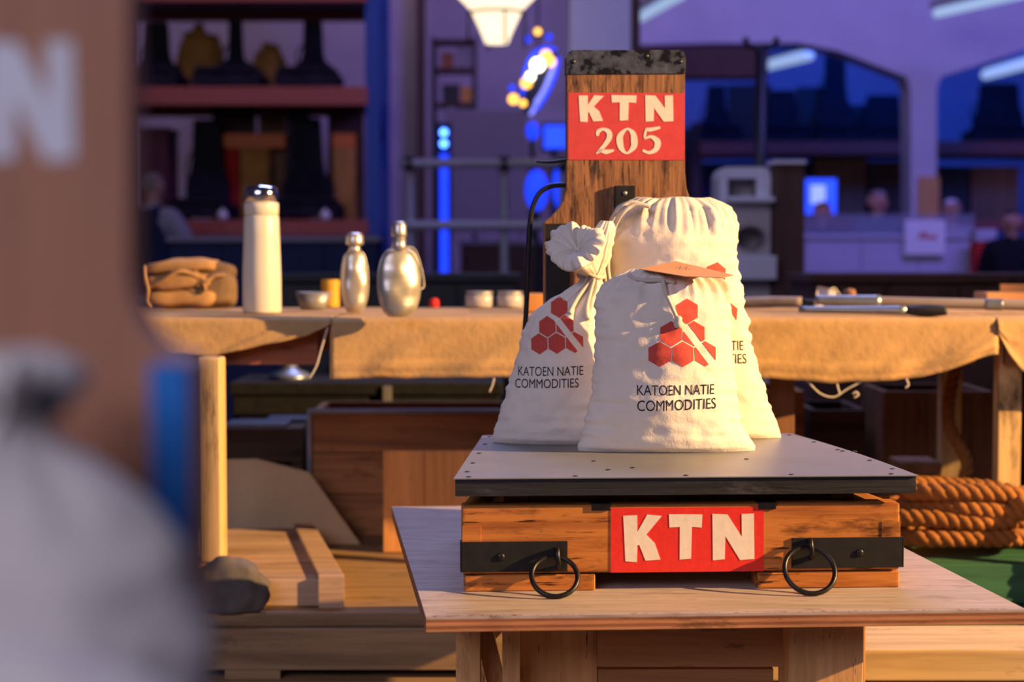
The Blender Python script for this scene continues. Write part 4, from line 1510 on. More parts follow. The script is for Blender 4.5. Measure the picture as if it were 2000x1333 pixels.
# ================================================================== below the tables
DZ = 0.274
pal = thing('timber_pallet', 'heavy timber pallet with tan deck planks under the burlap tables', 'pallet', (-0.35, 4.3, 0))
xa, xb = -1.35, 0.62
y = 3.62
i = 0
while y < 4.96:
    wd = (0.30, 0.20, 0.16, 0.18, 0.2)[i % 5]
    obj('plank', box(xa, xb, y, y + wd - 0.012, DZ - 0.028, DZ - 0.002 * (i % 2), 0.003), 'pallet', pal, world=True)
    y += wd
    i += 1
obj('front_beam', box(xa, xb, 3.60, 3.70, 0.155, DZ - 0.029, 0.004), 'pallet', pal, world=True)
obj('front_beam', box(xa, xb, 3.58, 3.70, 0.02, 0.135, 0.004), 'pallet', pal, world=True)
for x in (-1.2, -0.62, -0.1, 0.45):
    obj('stringer', box(x, x + 0.10, 3.701, 5.12, 0.0, DZ - 0.029, 0.003), 'pallet', pal, world=True)
for x in (-1.2, -0.62, 0.45):
    obj('block', box(x, x + 0.12, 3.60, 3.70, 0.1352, 0.1548, 0.0), 'pallet', pal, world=True)

# planked crate lid
zt_ = 0.335
fr, br_, bl_, fl_ = PZ(672, 1133, zt_), PZ(612, 1030, zt_), PZ(360, 1036, zt_), PZ(300, 1135, zt_)
lid = thing('crate_lid', 'weathered plank crate lid with an end batten lying on the pallet', 'crate lid', ((fr.x + fl_.x) / 2, (fr.y + br_.y) / 2, DZ))
for k in range(3):
    a, c = k / 3 + 0.004, (k + 1) / 3 - 0.004
    p1, p2, p3, p4 = fl_.lerp(bl_, a), fr.lerp(br_, a), fr.lerp(br_, c), fl_.lerp(bl_, c)
    dn = Vector((0, 0, 0.0585 - 0.003 * k))
    obj('plank', hexa([p1 - dn, p2 - dn, p3 - dn, p4 - dn, p1, p2, p3, p4], bevel=0.003), 'grey_wood', lid, world=True)
e1, e2 = fl_.lerp(fr, 0.865), bl_.lerp(br_, 0.845)
upv = Vector((0, 0, 0.011))
obj('batten', hexa([e1, fr, br_, e2, e1 + upv, fr + upv, br_ + upv, e2 + upv], bevel=0.003), 'grey_wood', lid, world=True)
fd = (fl_ - bl_).normalized() * 0.006
e3 = fr + Vector((0, -0.001, 0))
obj('batten', hexa([e1 + fd * 2 - Vector((0, 0, 0.0605)), e3 + fd * 2 - Vector((0, 0, 0.0605)), e3 - Vector((0, 0, 0.0605)), e1 - Vector((0, 0, 0.0605)), e1 + fd * 2 + upv, e3 + fd * 2 + upv, e3 + upv, e1 + upv], bevel=0.001), 'grey_wood', lid, world=True)

# dark rounded stump before the lid
st = bmesh.new()
bmesh.ops.create_icosphere(st, subdivisions=4, radius=1.0)
sx0 = P(440, 0, 3.65).x
for v in st.verts:
    n_ = 1 + 0.12 * noise.noise(v.co * 2.3) + 0.05 * noise.noise(v.co * 7)
    v.co = Vector((sx0 + v.co.x * 0.085 * n_, 3.636 + v.co.y * 0.034 * n_, DZ + 0.001 + max(0.0, 0.045 + v.co.z * 0.075 * n_)))
single('dark_stone', st, 'stone', 'dark lumpy stone lying before the plank crate lid', 'stone', smooth=True)

# upright pale post
p, q = P(384, 700, 3.88), P(432, 1000, 3.88)
single('pale_post', box(p.x, q.x, 3.88, 3.96, zt_ + 0.001, p.z, 0.010, 3), 'pale_wood', 'pale upright timber post with rounded top standing on the plank crate lid', 'post')

# leaning kraft board
b = new()
poly = [(420, 868), (500, 866), (604, 893), (704, 1033), (395, 1033)]
f_, r_ = [], []
ztop = P(0, 866, 4.55).z
for x, y in poly:
    v = P(x, y, 4.47)
    lean_y = 4.47 + 0.05 * (v.z - DZ) / 0.3
    v = P(x, y, lean_y)
    f_.append(v)
base = min(v.z for v in f_)
for v in f_:
    v.z += (DZ + 0.001 - base)
va = [b.verts.new(v) for v in f_]
vb = [b.verts.new(v + Vector((0, 0.012, 0.0))) for v in f_]
b.faces.new(va)
b.faces.new(list(reversed(vb)))
for i in range(5):
    j = (i + 1) % 5
    b.faces.new([va[j], va[i], vb[i], vb[j]])
bmesh.ops.recalc_face_normals(b, faces=b.faces)
single('leaning_board', b, 'card', 'tan flat board with slanted corner leaning against the brown chest', 'board')

# brown chest with dark rim
p, q = P(600, 803, 4.62), P(1010, 1060, 4.62)
ch = thing('wooden_chest', 'open brown wooden chest with dark iron rim behind the orange plank', 'chest', ((p.x + q.x) / 2, 4.78, DZ))
zc = p.z
hb = (zc - DZ) / 3
for k in range(3):
    z0 = DZ + 0.001 + k * hb
    obj('front_board', box(p.x + 0.008, q.x, 4.62, 4.64, z0, z0 + hb - 0.003, 0.002), 'chest_wood', ch, world=True)
    obj('back_board', box(p.x + 0.008, q.x, 4.92, 4.94, z0, z0 + hb - 0.003, 0.002), 'chest_wood', ch, world=True)
for x in (p.x + 0.008, q.x - 0.02):
    obj('side_board', box(x, x + 0.02, 4.641, 4.919, DZ + 0.001, zc - 0.003, 0.002), 'chest_wood', ch, world=True)
obj('iron_rim', box(p.x, q.x + 0.008, 4.612, 4.645, zc - 0.006, zc + 0.004, 0.001), 'steel_blue', ch, world=True)
obj('corner_iron', box(p.x, p.x + 0.012, 4.610, 4.64, DZ + 0.001, zc - 0.006, 0.001), 'steel_blue', ch, world=True)
# orange plank
p, q = P(748, 881, 4.36), P(990, 1085, 4.36)
ob = thing('plank_screen', 'orange pine panel of upright boards standing before the brown chest', 'panel', ((p.x + q.x) / 2, 4.37, DZ))
nb_ = 3
for k in range(nb_):
    x0 = p.x + (q.x - p.x) * k / nb_
    x1 = p.x + (q.x - p.x) * (k + 1) / nb_
    obj('board', box(x0 + 0.0006, x1 - 0.0006, 4.36, 4.382, DZ + 0.001, p.z, 0.0015), 'orange_wood', ob, world=True)

# black trunk with a weight
p, q = P(436, 756, 5.0), P(975, 860, 5.0)
tk = thing('footlocker', 'long black metal trunk behind the brown chest under the table', 'trunk', ((p.x + q.x) / 2, 5.1, 0))
obj('trunk_body', box(p.x, q.x, 5.17, 5.5, 0.0, p.z - 0.04, 0.006), 'black_plate', tk, world=True)
obj('trunk_lid', box(p.x - 0.01, q.x + 0.01, 5.16, 5.51, p.z - 0.039, p.z, 0.008), 'black_plate', tk, world=True)
obj('clasp', box(P(745, 0, 5.16).x, P(762, 0, 5.16).x, 5.150, 5.161, p.z - 0.07, p.z - 0.01, 0.002), 'zinc', tk, world=True)
zt2 = p.z
c0 = Vector((P(560, 0, 5.3).x, 5.3, zt2 + 0.001))
o = obj('foot_weight', lathe([(0.066, 0), (0.068, 0.006), (0.064, 0.016), (0.03, 0.03), (0.02, 0.05), (0.018, 0.085), (0.022, 0.09), (0, 0.092)], 28), 'steel_blue', None, smooth=True)
for v in o.data.vertices:
    v.co += c0
tag(o, 'grey metal stem and round foot standing on the black trunk', 'weight')
# blued plates lying between post and chest
for k, (x0, x1, yy, lab) in enumerate(((440, 560, 884, 'flat blued steel plate lying on black crate by the pale post'), (520, 600, 866, 'small blued steel plate on the black crate against the chest'))):
    p, q = P(x0, yy, 4.75 + 0.14 * k), P(x1, yy, 4.75 + 0.14 * k)
    single('steel_plate', box(p.x, q.x, 4.75 + 0.13 * k, 4.87 + 0.13 * k, 0.5605, 0.572, 0.002), 'steel_blue', lab, 'plate')
p, q = P(436, 884, 4.72), P(590, 1000, 4.72)
cr = thing('black_crate', 'black slatted crate behind the leaning tan board', 'crate', ((p.x + q.x) / 2, 4.86, DZ))
for k in range(3):
    obj('slat', box(p.x, q.x, 4.73, 4.745, DZ + 0.001 + k * 0.095, DZ + 0.086 + k * 0.095, 0.002), 'pallet_dark', cr, world=True)
obj('top_board', box(p.x, q.x, 4.73, 5.02, 0.545, 0.56, 0.002), 'pallet_dark', cr, world=True)
for x in (p.x, q.x - 0.03):
    obj('corner_post', box(x, x + 0.03, 4.746, 5.01, DZ + 0.001, 0.545, 0.002), 'pallet_dark', cr, world=True)

# right: pale timber beam on blocks
p, q = PZ(1660, 1270, DZ), PZ(1660, 1222, DZ)
bt = thing('timber_beam', 'thick pale timber beam lying on blocks beside the plywood table stand', 'beam', (1.2, 3.42, 0))
obj('beam', box(0.50, 1.75, p.y, q.y, DZ - 0.062, DZ, 0.004), 'beam_wood', bt, world=True)
obj('lower_plank', box(0.62, 1.75, p.y + 0.004, q.y, DZ - 0.10, DZ - 0.0635, 0.004), 'pallet', bt, world=True)
for x in (0.66, 1.1, 1.6):
    obj('block', box(x, x + 0.10, p.y + 0.02, q.y - 0.01, 0.0, DZ - 0.101, 0.004), 'pallet', bt, world=True)

# green crate and rope
zg = P(0, 1101, 3.72).z
p, q = P(1715, 1101, 3.72), P(2140, 1101, 3.72)
gc = thing('green_crate', 'green painted plank crate under the coiled rope', 'crate', ((p.x + q.x) / 2, 3.92, 0))
hb = zg / 4
for k in range(4):
    obj('plank', box(p.x, q.x, 3.72, 3.738, k * hb + 0.001, (k + 1) * hb - 0.003, 0.002), 'green_wood', gc, world=True)
    obj('plank', box(p.x, q.x, 4.045, 4.06, k * hb + 0.001, (k + 1) * hb - 0.003, 0.002), 'green_wood', gc, world=True)
for k in range(3):
    obj('top_plank', box(p.x, q.x, 3.739 + k * 0.10, 3.739 + (k + 1) * 0.10 - 0.003, zg - 0.016, zg - 0.002, 0.002), 'green_wood', gc, world=True)
for x in (p.x, q.x - 0.018):
    obj('side_panel', box(x, x + 0.018, 3.739, 4.044, 0.001, zg - 0.017, 0.002), 'green_wood', gc, world=True)


def rope_bm(path, R, pitch=0.075, seg=8):
    pts = catmull(path, 14)
    d = [0.0]
    for a_, b_ in zip(pts[:-1], pts[1:]):
        d.append(d[-1] + (b_ - a_).length)
    L = d[-1]
    n = int(L / 0.009)
    P_ = []
    j = 0
    for i in range(n + 1):
        s_ = L * i / n
        while j < len(d) - 2 and d[j + 1] < s_:
            j += 1
        f = (s_ - d[j]) / max(1e-9, d[j + 1] - d[j])
        P_.append(pts[j].lerp(pts[j + 1], f))
    b = new()
    prev = None
    fr_ = []
    for i, p_ in enumerate(P_):
        t_ = (P_[min(i + 1, n)] - P_[max(i - 1, 0)]).normalized()
        if prev is None:
            s1 = t_.cross(Vector((0, 0, 1)))
            if s1.length < 0.1:
                s1 = t_.cross(Vector((0, 1, 0)))
            s1.normalize()
        else:
            s1 = (prev - t_ * prev.dot(t_)).normalized()
        prev = s1
        fr_.append((s1, t_.cross(s1)))
    for k in range(3):
        hel = []
        for i, p_ in enumerate(P_):
            a_ = 2 * math.pi * (L * i / n / pitch + k / 3)
            hel.append(p_ + (fr_[i][0] * math.cos(a_) + fr_[i][1] * math.sin(a_)) * R * 0.50)
        tube(hel, R * 0.56, seg, bm=b)
    return b


R_ = 0.021
cxr = P(1880, 0, 3.9).x
rp = []
zr = zg + R_ + 0.001
rng = random.Random(4)
for k in range(46):
    a_ = k * 0.55
    lv = k / 46
    rad = 0.20 - 0.055 * math.sin(k * 1.3) - 0.03 * lv + rng.uniform(-0.02, 0.02)
    rp.append(Vector((cxr + 0.01 * k / 8 + rad * 1.15 * math.cos(a_), 3.90 + 0.115 * math.sin(a_), zr + 0.115 * lv + rng.uniform(0.0, 0.022) * (1 if k > 11 else 0.1))))
rp += [Vector((cxr + 0.10, 3.80, zr + 0.11)), Vector((cxr + 0.17, 3.74, zr + 0.085)), Vector((cxr + 0.215, 3.694, zr + 0.015)), Vector((cxr + 0.245, 3.688, zg - 0.06)), Vector((cxr + 0.29, 3.69, zg - 0.12))]
single('coiled_rope', rope_bm(rp, R_), 'rope', 'thick brown twisted rope coiled on the green crate', 'rope', smooth=True)
rp = [P(1868, 930, 4.45), P(1850, 965, 4.40), P(1880, 992, 4.34), P(1815, 1000, 4.30), P(1770, 985, 4.30), P(1740, 1010, 4.3), P(1750, 1300, 4.3)]
rp[0].z = FZ - 0.12
rp[1].z = 0.62
rp[2] = Vector((rp[2].x, 4.30, 0.50))
rp[-1].z = 0.02
rp[-2].z = 0.30
single('hanging_rope', rope_bm(rp, 0.017), 'rope', 'brown rope hanging down from the table behind the rope coil', 'rope', smooth=True)
t = thing('steel_pipe', 'thin pale blue steel pipe leaning beside the rope coil', 'pipe', (P(1700, 0, 4.25).x, 4.25, 0))
obj('pipe', rod(P(1650, 955, 4.22), P(1745, 985, 4.22), 0.008), 'steel_blue', t, world=True, smooth=True)
obj('pipe_leg', rod(P(1660, 958, 4.225), Vector((P(1660, 0, 4.225).x, 4.225, 0.008)), 0.007), 'steel_blue', t, world=True, smooth=True)

# dim crates under the long table
def slat_crate(label, x0, x1, y0, Y, mat, n, depth=0.3, vertical=True):
    p, q = P(x0, y0, Y), P(x1, y0, Y)
    t = thing('plank_crate', label, 'crate', ((p.x + q.x) / 2, Y + depth / 2, 0))
    for k in range(n):
        if vertical:
            a_, c_2 = p.x + (q.x - p.x) * k / n, p.x + (q.x - p.x) * (k + 1) / n
            obj('board', box(a_ + 0.001, c_2 - 0.001, Y, Y + 0.018, 0.001, p.z, 0.002), mat, t, world=True)
        else:
            obj('board', box(p.x, q.x, Y, Y + 0.018, 0.001 + p.z * k / n, p.z * (k + 1) / n - 0.003, 0.002), mat, t, world=True)
    for x in (p.x, q.x - 0.018):
        obj('side_board', box(x, x + 0.018, Y + 0.0185, Y + depth - 0.019, 0.001, p.z, 0.002), mat, t, world=True)
    obj('back_board', box(p.x, q.x, Y + depth - 0.0185, Y + depth, 0.001, p.z, 0.002), mat, t, world=True)
    return t


slat_crate('narrow brown crate of two upright boards right behind the tallest sack', 1490, 1572, 765, 4.85, 'chest_wood', 2)
slat_crate('wide brown crate of upright boards under the long burlap cloth', 1725, 1940, 765, 4.85, 'dim_brown', 5)
slat_crate('black low crate of stacked boards between the two brown crates', 1582, 1690, 800, 4.95, 'pallet_dark', 4, vertical=False)
p, q = P(1760, 905, 4.55), P(1840, 905, 4.55)
t = thing('low_bench', 'low brown bench plank behind the coiled rope', 'bench', ((p.x + q.x) / 2, 4.62, 0))
obj('seat_plank', box(p.x, q.x, 4.55, 4.70, p.z - 0.03, p.z, 0.003), 'dim_brown', t, world=True)
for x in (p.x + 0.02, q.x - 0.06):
    obj('leg', box(x, x + 0.035, 4.58, 4.67, 0, p.z - 0.0305, 0.003), 'dim_brown', t, world=True)

# ================================================================== people
def person(label, px, Y, facing, head_py, mats, hair, pose='stand', vest=None):
    """facing: rotation about z, 0 = facing the camera (-y)."""
    hz = P(px, head_py, Y).z                 # height of the head centre
    k = hz / 1.62                            # scale so that the feet stand on the floor
    t = thing('person', label, 'person', (P(px, head_py, Y).x, Y, 0), facing)
    V, E, Rr = [], [], []

    def node(p, r, parent=None):
        V.append(Vector(p) * k)
        Rr.append(r * k)
        if parent is not None:
            E.append((parent, len(V) - 1))
        return len(V) - 1

    pel = node((0, 0, 0.95), 0.125)
    wst = node((0, 0.0, 1.10), 0.115, pel)
    chs = node((0, 0.0, 1.30), 0.135, wst)
    nkb = node((0, 0.01, 1.44), 0.065, chs)
    nk = node((0, 0.0, 1.51), 0.052, nkb)
    jaw = node((0, -0.02, 1.56), 0.066, nk)
    hd = node((0, -0.005, 1.63), 0.088, jaw)
    node((0, 0.0, 1.70), 0.062, hd)
    node((0, -0.105, 1.605), 0.010, hd)
    for sd in (-1, 1):
        node((sd * 0.088, 0.01, 1.61), 0.012, hd)
        hp_ = node((sd * 0.09, 0, 0.88), 0.09, pel)
        kn = node((sd * 0.10, -0.02, 0.50), 0.058, hp_)
        an = node((sd * 0.10, 0.02, 0.09), 0.040, kn)
        node((sd * 0.11, -0.13, 0.035), 0.034, an)
        sh = node((sd * 0.17, 0.0, 1.41), 0.062, chs)
        if pose == 'reach':
            el = node((sd * 0.25, -0.10, 1.17), 0.044, sh)
            wr = node((sd * 0.20, -0.32, 1.10), 0.030, el)
            d = Vector((-sd * 0.1, -0.97, -0.1))
        else:
            el = node((sd * 0.24, 0.03, 1.13), 0.044, sh)
            wr = node((sd * 0.25, -0.05, 0.89), 0.030, el)
            d = Vector((0.0, -0.12, -0.99))
        d.normalize()
        base_ = V[wr] / k
        pm = node(base_ + d * 0.06, 0.030, wr)
        side = d.cross(Vector((sd, 0, 0))).normalized()
        for f in range(4):
            o_ = side * (0.028 - 0.019 * f)
            f1 = node(base_ + d * 0.095 + o_, 0.010, pm)
            ln = (0.062, 0.072, 0.068, 0.052)[f]
            node(base_ + d * (0.095 + ln) + o_ * 1.05 + Vector((-sd * 0.012, 0, 0)), 0.008, f1)
        th1 = node(base_ + d * 0.06 + side * 0.045, 0.011, pm)
        node(base_ + d * 0.10 + side * 0.055 + Vector((-sd * 0.012, 0, 0)), 0.009, th1)
    me = bpy.data.meshes.new('body')
    b = bmesh.new()
    ly = b.verts.layers.skin.verify()
    vs = [b.verts.new(v) for v in V]
    for v, r_ in zip(vs, Rr):
        v[ly].radius = (r_, r_)
    vs[0][ly].use_root = True
    for i, j in E:
        b.edges.new((vs[i], vs[j]))
    b.to_mesh(me)
    b.free()
    o = bpy.data.objects.new('body_tmp', me)
    COL.objects.link(o)
    o.modifiers.new('s', 'SKIN')
    sub = o.modifiers.new('d', 'SUBSURF')
    sub.levels = sub.render_levels = 2
    dg = bpy.context.evaluated_depsgraph_get()
    m2 = bpy.data.meshes.new_from_object(o.evaluated_get(dg))
    bpy.data.objects.remove(o)
    m2.materials.clear()
    m2.materials.append(MT['skin'])
    for p_ in m2.polygons:
        p_.use_smooth = True
    bo = bpy.data.objects.new('body', m2)
    link(bo)
    bo.parent = t

    # clothing: shells grown from the body surface
    def shell(name, test, off, mat):
        bb = bmesh.new()
        bb.from_mesh(m2)
        bb.normal_update()
        kill = [f for f in bb.faces if not test(f.calc_center_median() / k)]
        bmesh.ops.delete(bb, geom=kill, context='FACES')
        nrm = {v: v.normal.copy() for v in bb.verts}
        for v in bb.verts:
            v.co += nrm[v] * off * k
        seen, best = set(), []
        for v0 in bb.verts:
            if v0 in seen:
                continue
            isl, stk = [], [v0]
            seen.add(v0)
            while stk:
                v1 = stk.pop()
                isl.append(v1)
                for e in v1.link_edges:
                    v2 = e.other_vert(v1)
                    if v2 not in seen:
                        seen.add(v2)
                        stk.append(v2)
            if len(isl) > len(best):
                best = isl
        keep = set(best)
        bmesh.ops.delete(bb, geom=[v for v in bb.verts if v not in keep], context='VERTS')
        oo = obj(name, bb, mat, t, smooth=True)
        return oo

    arm = (lambda c: c.y < -0.25) if pose == 'reach' else (lambda c: abs(c.x) > 0.2 and c.z < 0.92)
    shell('jacket', lambda c: 0.84 < c.z < 1.49 and not arm(c) and not (abs(c.x) < 0.05 and c.z > 1.475), 0.022, mats[0])
    if vest:
        shell('vest', lambda c: 0.86 < c.z < 1.46 and abs(c.x) < 0.14 and c.y > -0.2, 0.030, vest)
    shell('trousers', lambda c: 0.08 < c.z < 1.04 and abs(c.x) < 0.19, 0.014, mats[1])
    for sd in (-1, 1):
        shell('shoe', lambda c: c.z < 0.085 and c.x * sd > 0, 0.006, 'black_cloth')
    shell('hair', lambda c: (c.z > 1.665 or (c.z > 1.60 and c.y > 0.04)) and abs(c.x) < 0.09, 0.014, hair)
    for sd in (-1, 1):
        obj('eye', lathe([(0, -0.010 * k), (0.009 * k, -0.004 * k), (0.010 * k, 0.001 * k), (0, 0.010 * k)], 10, c=(sd * 0.034 * k, -0.082 * k, 1.635 * k)), 'black_paint', t, smooth=True)
    b2 = tube(catmull([Vector((-0.025, -0.078, 1.572)) * k, Vector((0, -0.088, 1.568)) * k, Vector((0.025, -0.078, 1.572)) * k], 4), 0.005 * k, 6)
    obj('mouth', b2, 'red_cloth', t, smooth=True)
    return t


person('person in dark vest and pale sleeves seen from behind beside the loaded rack', 296, 10.6, math.radians(150), 362, ('shirt', 'navy'), 'hair_grey', 'reach', 'navy')
person('person with grey hair in a slate jacket behind the pale counter', 1714, 12.6, math.radians(10), 392, ('teal', 'navy'), 'hair_grey')
person('person with white hair standing by the white sign behind the counter', 1858, 12.7, math.radians(-25), 408, ('shirt', 'navy'), 'hair_white')
person('person with dark hair bent low under the blue screen', 1606, 12.9, math.radians(20), 412, ('navy', 'navy'), 'hair_dark')
person('person in black clothes standing beside the red bin', 1976, 10.9, math.radians(-30), 430, ('black_cloth', 'black_cloth'), 'hair_dark')

# ================================================================== dark scales used on the racks
def rack_scale(label, group, loc, h, wd, neck=0.5, mat='dark_thing', tilt=0.0):
    t = thing('stored_scale', label, 'scale', loc, tilt, group)
    bw = wd / 2
    obj('scale_base', box(-bw, bw, -0.28, 0.28, 0.03, 0.13, 0.01), mat, t)
    obj('foot', box(-bw, -bw + 0.08, -0.28, 0.28, 0.0, 0.0295, 0.004), mat, t)
    obj('foot', box(bw - 0.08, bw, -0.28, 0.28, 0.0, 0.0295, 0.004), mat, t)
    obj('weighing_platform', box(-bw * 0.9, bw * 0.9, -0.30, 0.14, 0.135, 0.165, 0.006), mat, t)
    nw = wd * neck / 2
    poly = [(-bw * 0.72, 0.1305), (-bw * 0.72, h * 0.36), (-nw * 1.15, h * 0.48), (-nw, h * 0.60), (-nw * 0.9, h * 0.97), (-nw * 0.75, h), (nw * 0.75, h), (nw * 0.9, h * 0.97), (nw, h * 0.60), (nw * 1.15, h * 0.48), (bw * 0.72, h * 0.36), (bw * 0.72, 0.1305)]
    bb_ = obj('backboard', prism(poly, 0.18, 0.23), mat, t)
    obj('handle_rod', tube(catmull([(-nw - 0.02, 0.24, 0.14), (-nw - 0.05, 0.24, h * 0.5), (-nw - 0.02, 0.24, h * 0.66), (-nw + 0.02, 0.235, h * 0.67)], 6), 0.008, 8), mat, t, smooth=True)
    return t


def pallet_rack(label, Yf, depth, pxl, pxr, beams, post_w, h, mats, decks=True):
    xl_, xr_ = P(pxl, 400, Yf).x, P(pxr, 400, Yf).x
    t = thing('pallet_rack', label, 'rack', ((xl_ + xr_) / 2, Yf + depth / 2, 0))
    for x in (xl_, xr_):
        for y in (Yf, Yf + depth - 0.09):
            obj('upright', box(x - post_w / 2, x + post_w / 2, y, y + 0.09, 0, h, 0.004), mats[0], t, world=True)
        n = 5
        for i in range(n):
            z0, z1 = 0.2 + (h - 0.4) * i / n, 0.2 + (h - 0.4) * (i + 1) / n
            if i % 2:
                z0, z1 = z1, z0
            obj('brace', bar((x, Yf + 0.09, z0), (x, Yf + depth - 0.09, z1), 0.03, 0.03), mats[0], t, world=True)
    tops = []
    for py0, py1 in beams:
        a_, c_2 = P(0, py0, Yf), P(0, py1, Yf)
        for y in (Yf - 0.04, Yf + depth - 0.01):
            obj('beam', box(xl_ + post_w / 2 - 0.02, xr_ - post_w / 2 + 0.02, y, y + 0.0395, c_2.z, a_.z, 0.004), mats[1], t, world=True)
        n = 5
        for i in range(n):
            y0 = Yf + 0.0 + (depth - 0.012) * i / n
            obj('deck_board', box(xl_ + post_w / 2, xr_ - post_w / 2, y0, y0 + (depth - 0.012) / n - 0.01, a_.z - 0.03, a_.z - 0.005, 0), 'brown_dark', t, world=True)
        tops.append(a_.z - 0.005)
    return t, tops


# left rack
RY = 12.0
rk, tops = pallet_rack('tall pallet rack with blue uprights and red beams loaded with dark scales', RY, 1.0, 190, 728, ((-22, 4), (170, 206), (430, 460)), 0.10, 3.2, ('rack_blue', 'rack_red'))
up_z, mid_z = tops[1] + 0.001, tops[2] + 0.001
xp = lambda px, Y: P(px, 0, Y).x
G1 = 'dark scales stored on the upper rack shelf'
rack_scale('broad dark scale on the upper rack shelf nearest the brown board', G1, (xp(292, 12.4), 12.42, up_z), 0.54, 0.46, 0.42)
rack_scale('tall dark scale with pointed backboard on the middle of the upper rack shelf', G1, (xp(450, 12.4), 12.42, up_z), 0.56, 0.48, 0.22)
rack_scale('dark scale on the upper rack shelf next to the blue upright', G1, (xp(604, 12.4), 12.42, up_z), 0.55, 0.44, 0.34)
G2 = 'dark scales stored on the lower rack shelf'
rack_scale('wide dark scale on the lower rack shelf beside the maroon crate', G2, (xp(392, 12.4), 12.40, mid_z), 0.76, 0.44, 0.5)
rack_scale('tall dark scale on the lower rack shelf beside the orange bar', G2, (xp(592, 12.4), 12.40, mid_z), 0.77, 0.54, 0.42)


def rough_sheet(name, x0, x1, y0, y1, Y, zbase, mat, label, cat, amp=0.05, seed=0, parent=None):
    """a crumpled heap standing on a shelf: silhouette from pixels, real depth"""
    a_, c_2 = P(x0, y0, Y), P(x1, y1, Y)
    b = bmesh.new()
    bmesh.ops.create_icosphere(b, subdivisions=4, radius=1.0)
    w_, h_ = (c_2.x - a_.x) / 2, (a_.z - zbase)
    for v in b.verts:
        n_ = 1 + 0.22 * noise.noise(v.co * 2.2 + Vector((seed, 0, 0))) + 0.1 * noise.noise(v.co * 5 + Vector((0, seed, 0)))
        v.co = Vector(((a_.x + c_2.x) / 2 + v.co.x * w_ * n_, Y + v.co.y * 0.12 * n_, zbase + max(0.0, (0.32 + 0.68 * v.co.z) * h_ * n_)))
    return single(name, b, mat, label, cat, smooth=True)


rough_sheet('amber_bundle', 340, 440, 62, 165, 12.86, up_z, 'tarp', 'crumpled amber bundle between two dark scales on the upper shelf', 'bundle', seed=2)
rough_sheet('amber_bundle', 490, 562, 90, 165, 12.86, up_z, 'tarp', 'smaller amber bundle beside the pointed dark scale', 'bundle', seed=6)
p, q = P(277, 252, 12.45), P(336, 430, 12.45)
t = thing('maroon_crate', 'dark maroon crate on the lower rack shelf', 'crate', ((p.x + q.x) / 2, 12.5, mid_z))
obj('crate_body', box(p.x, q.x, 12.30, 12.7, mid_z, p.z - 0.03, 0.004), 'maroon', t, world=True)
obj('rim', box(p.x - 0.01, q.x + 0.01, 12.29, 12.71, p.z - 0.0295, p.z, 0.004), 'maroon', t, world=True)
p, q = P(425, 262, 12.75), P(558, 290, 12.75)
t = thing('orange_stool', 'orange topped trestle with amber legs between the lower shelf scales', 'trestle', ((p.x + q.x) / 2, 12.8, mid_z))
obj('top', box(p.x, q.x, 12.72, 12.88, q.z, p.z, 0.004), 'orange_bar', t, world=True)
p2, q2 = P(470, 290, 12.78), P(526, 350, 12.78)
obj('support', box(p2.x, q2.x, 12.76, 12.84, mid_z, q.z - 0.0005, 0.004), 'tarp', t, world=True)
p2, q2 = P(434, 292, 12.8), P(468, 348, 12.8)
obj('side_panel', box(p2.x, q2.x, 12.77, 12.80, mid_z, q.z - 0.0005, 0.004), 'red_cloth', t, world=True)
p, q = P(652, 262, 12.75), P(694, 345, 12.75)
t = thing('amber_box', 'small box with orange lid on the lower shelf near the blue upright', 'box', ((p.x + q.x) / 2, 12.8, mid_z))
obj('box_body', box(p.x, q.x, 12.7, 12.85, mid_z, P(0, 290, 12.75).z, 0.004), 'tarp', t, world=True)
obj('lid', box(p.x - 0.004, q.x + 0.004, 12.695, 12.855, P(0, 290, 12.75).z + 0.0003, p.z, 0.004), 'orange_bar', t, world=True)
for i, (x, y, mm, lab) in enumerate(((430, 412, 'white_plain', 'small pale ball on the lower rack shelf'), (520, 416, 'machine', 'small grey ball on the lower shelf before the tall scale'), (632, 412, 'white_plain', 'small pale ball beside the tall scale on the lower shelf'))):
    c0 = Vector((xp(x, 12.02), 12.04, mid_z))
    o = obj('iron_ball', lathe([(0, 0), (0.022, 0.004), (0.034, 0.02), (0.038, 0.036), (0.034, 0.054), (0.02, 0.068), (0.008, 0.074), (0.008, 0.085), (0, 0.086)], 18), mm, None, smooth=True)
    for v in o.data.vertices:
        v.co += c0
    tag(o, lab, 'weight')

for x0, x1, y0, mm, lab in ((415, 500, 205, 'brown_dark', 'dark brown crate at the back of the lower rack shelf behind the orange trestle'), (505, 560, 218, 'dim_brown', 'brown crate at the back of the lower rack shelf beside the dark one'), (560, 606, 212, 'black_paint', 'black crate at the back of the lower rack shelf behind the tall scale'), (640, 712, 214, 'brown_dark', 'dark crate at the back of the lower shelf by the blue upright')):
    a_, c_2 = P(x0, y0, 12.9), P(x1, y0, 12.9)
    o = thing('stored_crate', lab, 'crate', ((a_.x + c_2.x) / 2, 12.93, mid_z))
    obj('crate_body', box(a_.x, c_2.x - 0.01, 12.90, 12.97, mid_z, a_.z - 0.05, 0.004), mm, o, world=True)
    obj('lid', box(a_.x, c_2.x - 0.01, 12.895, 12.975, a_.z - 0.0495, a_.z, 0.004), mm, o, world=True)

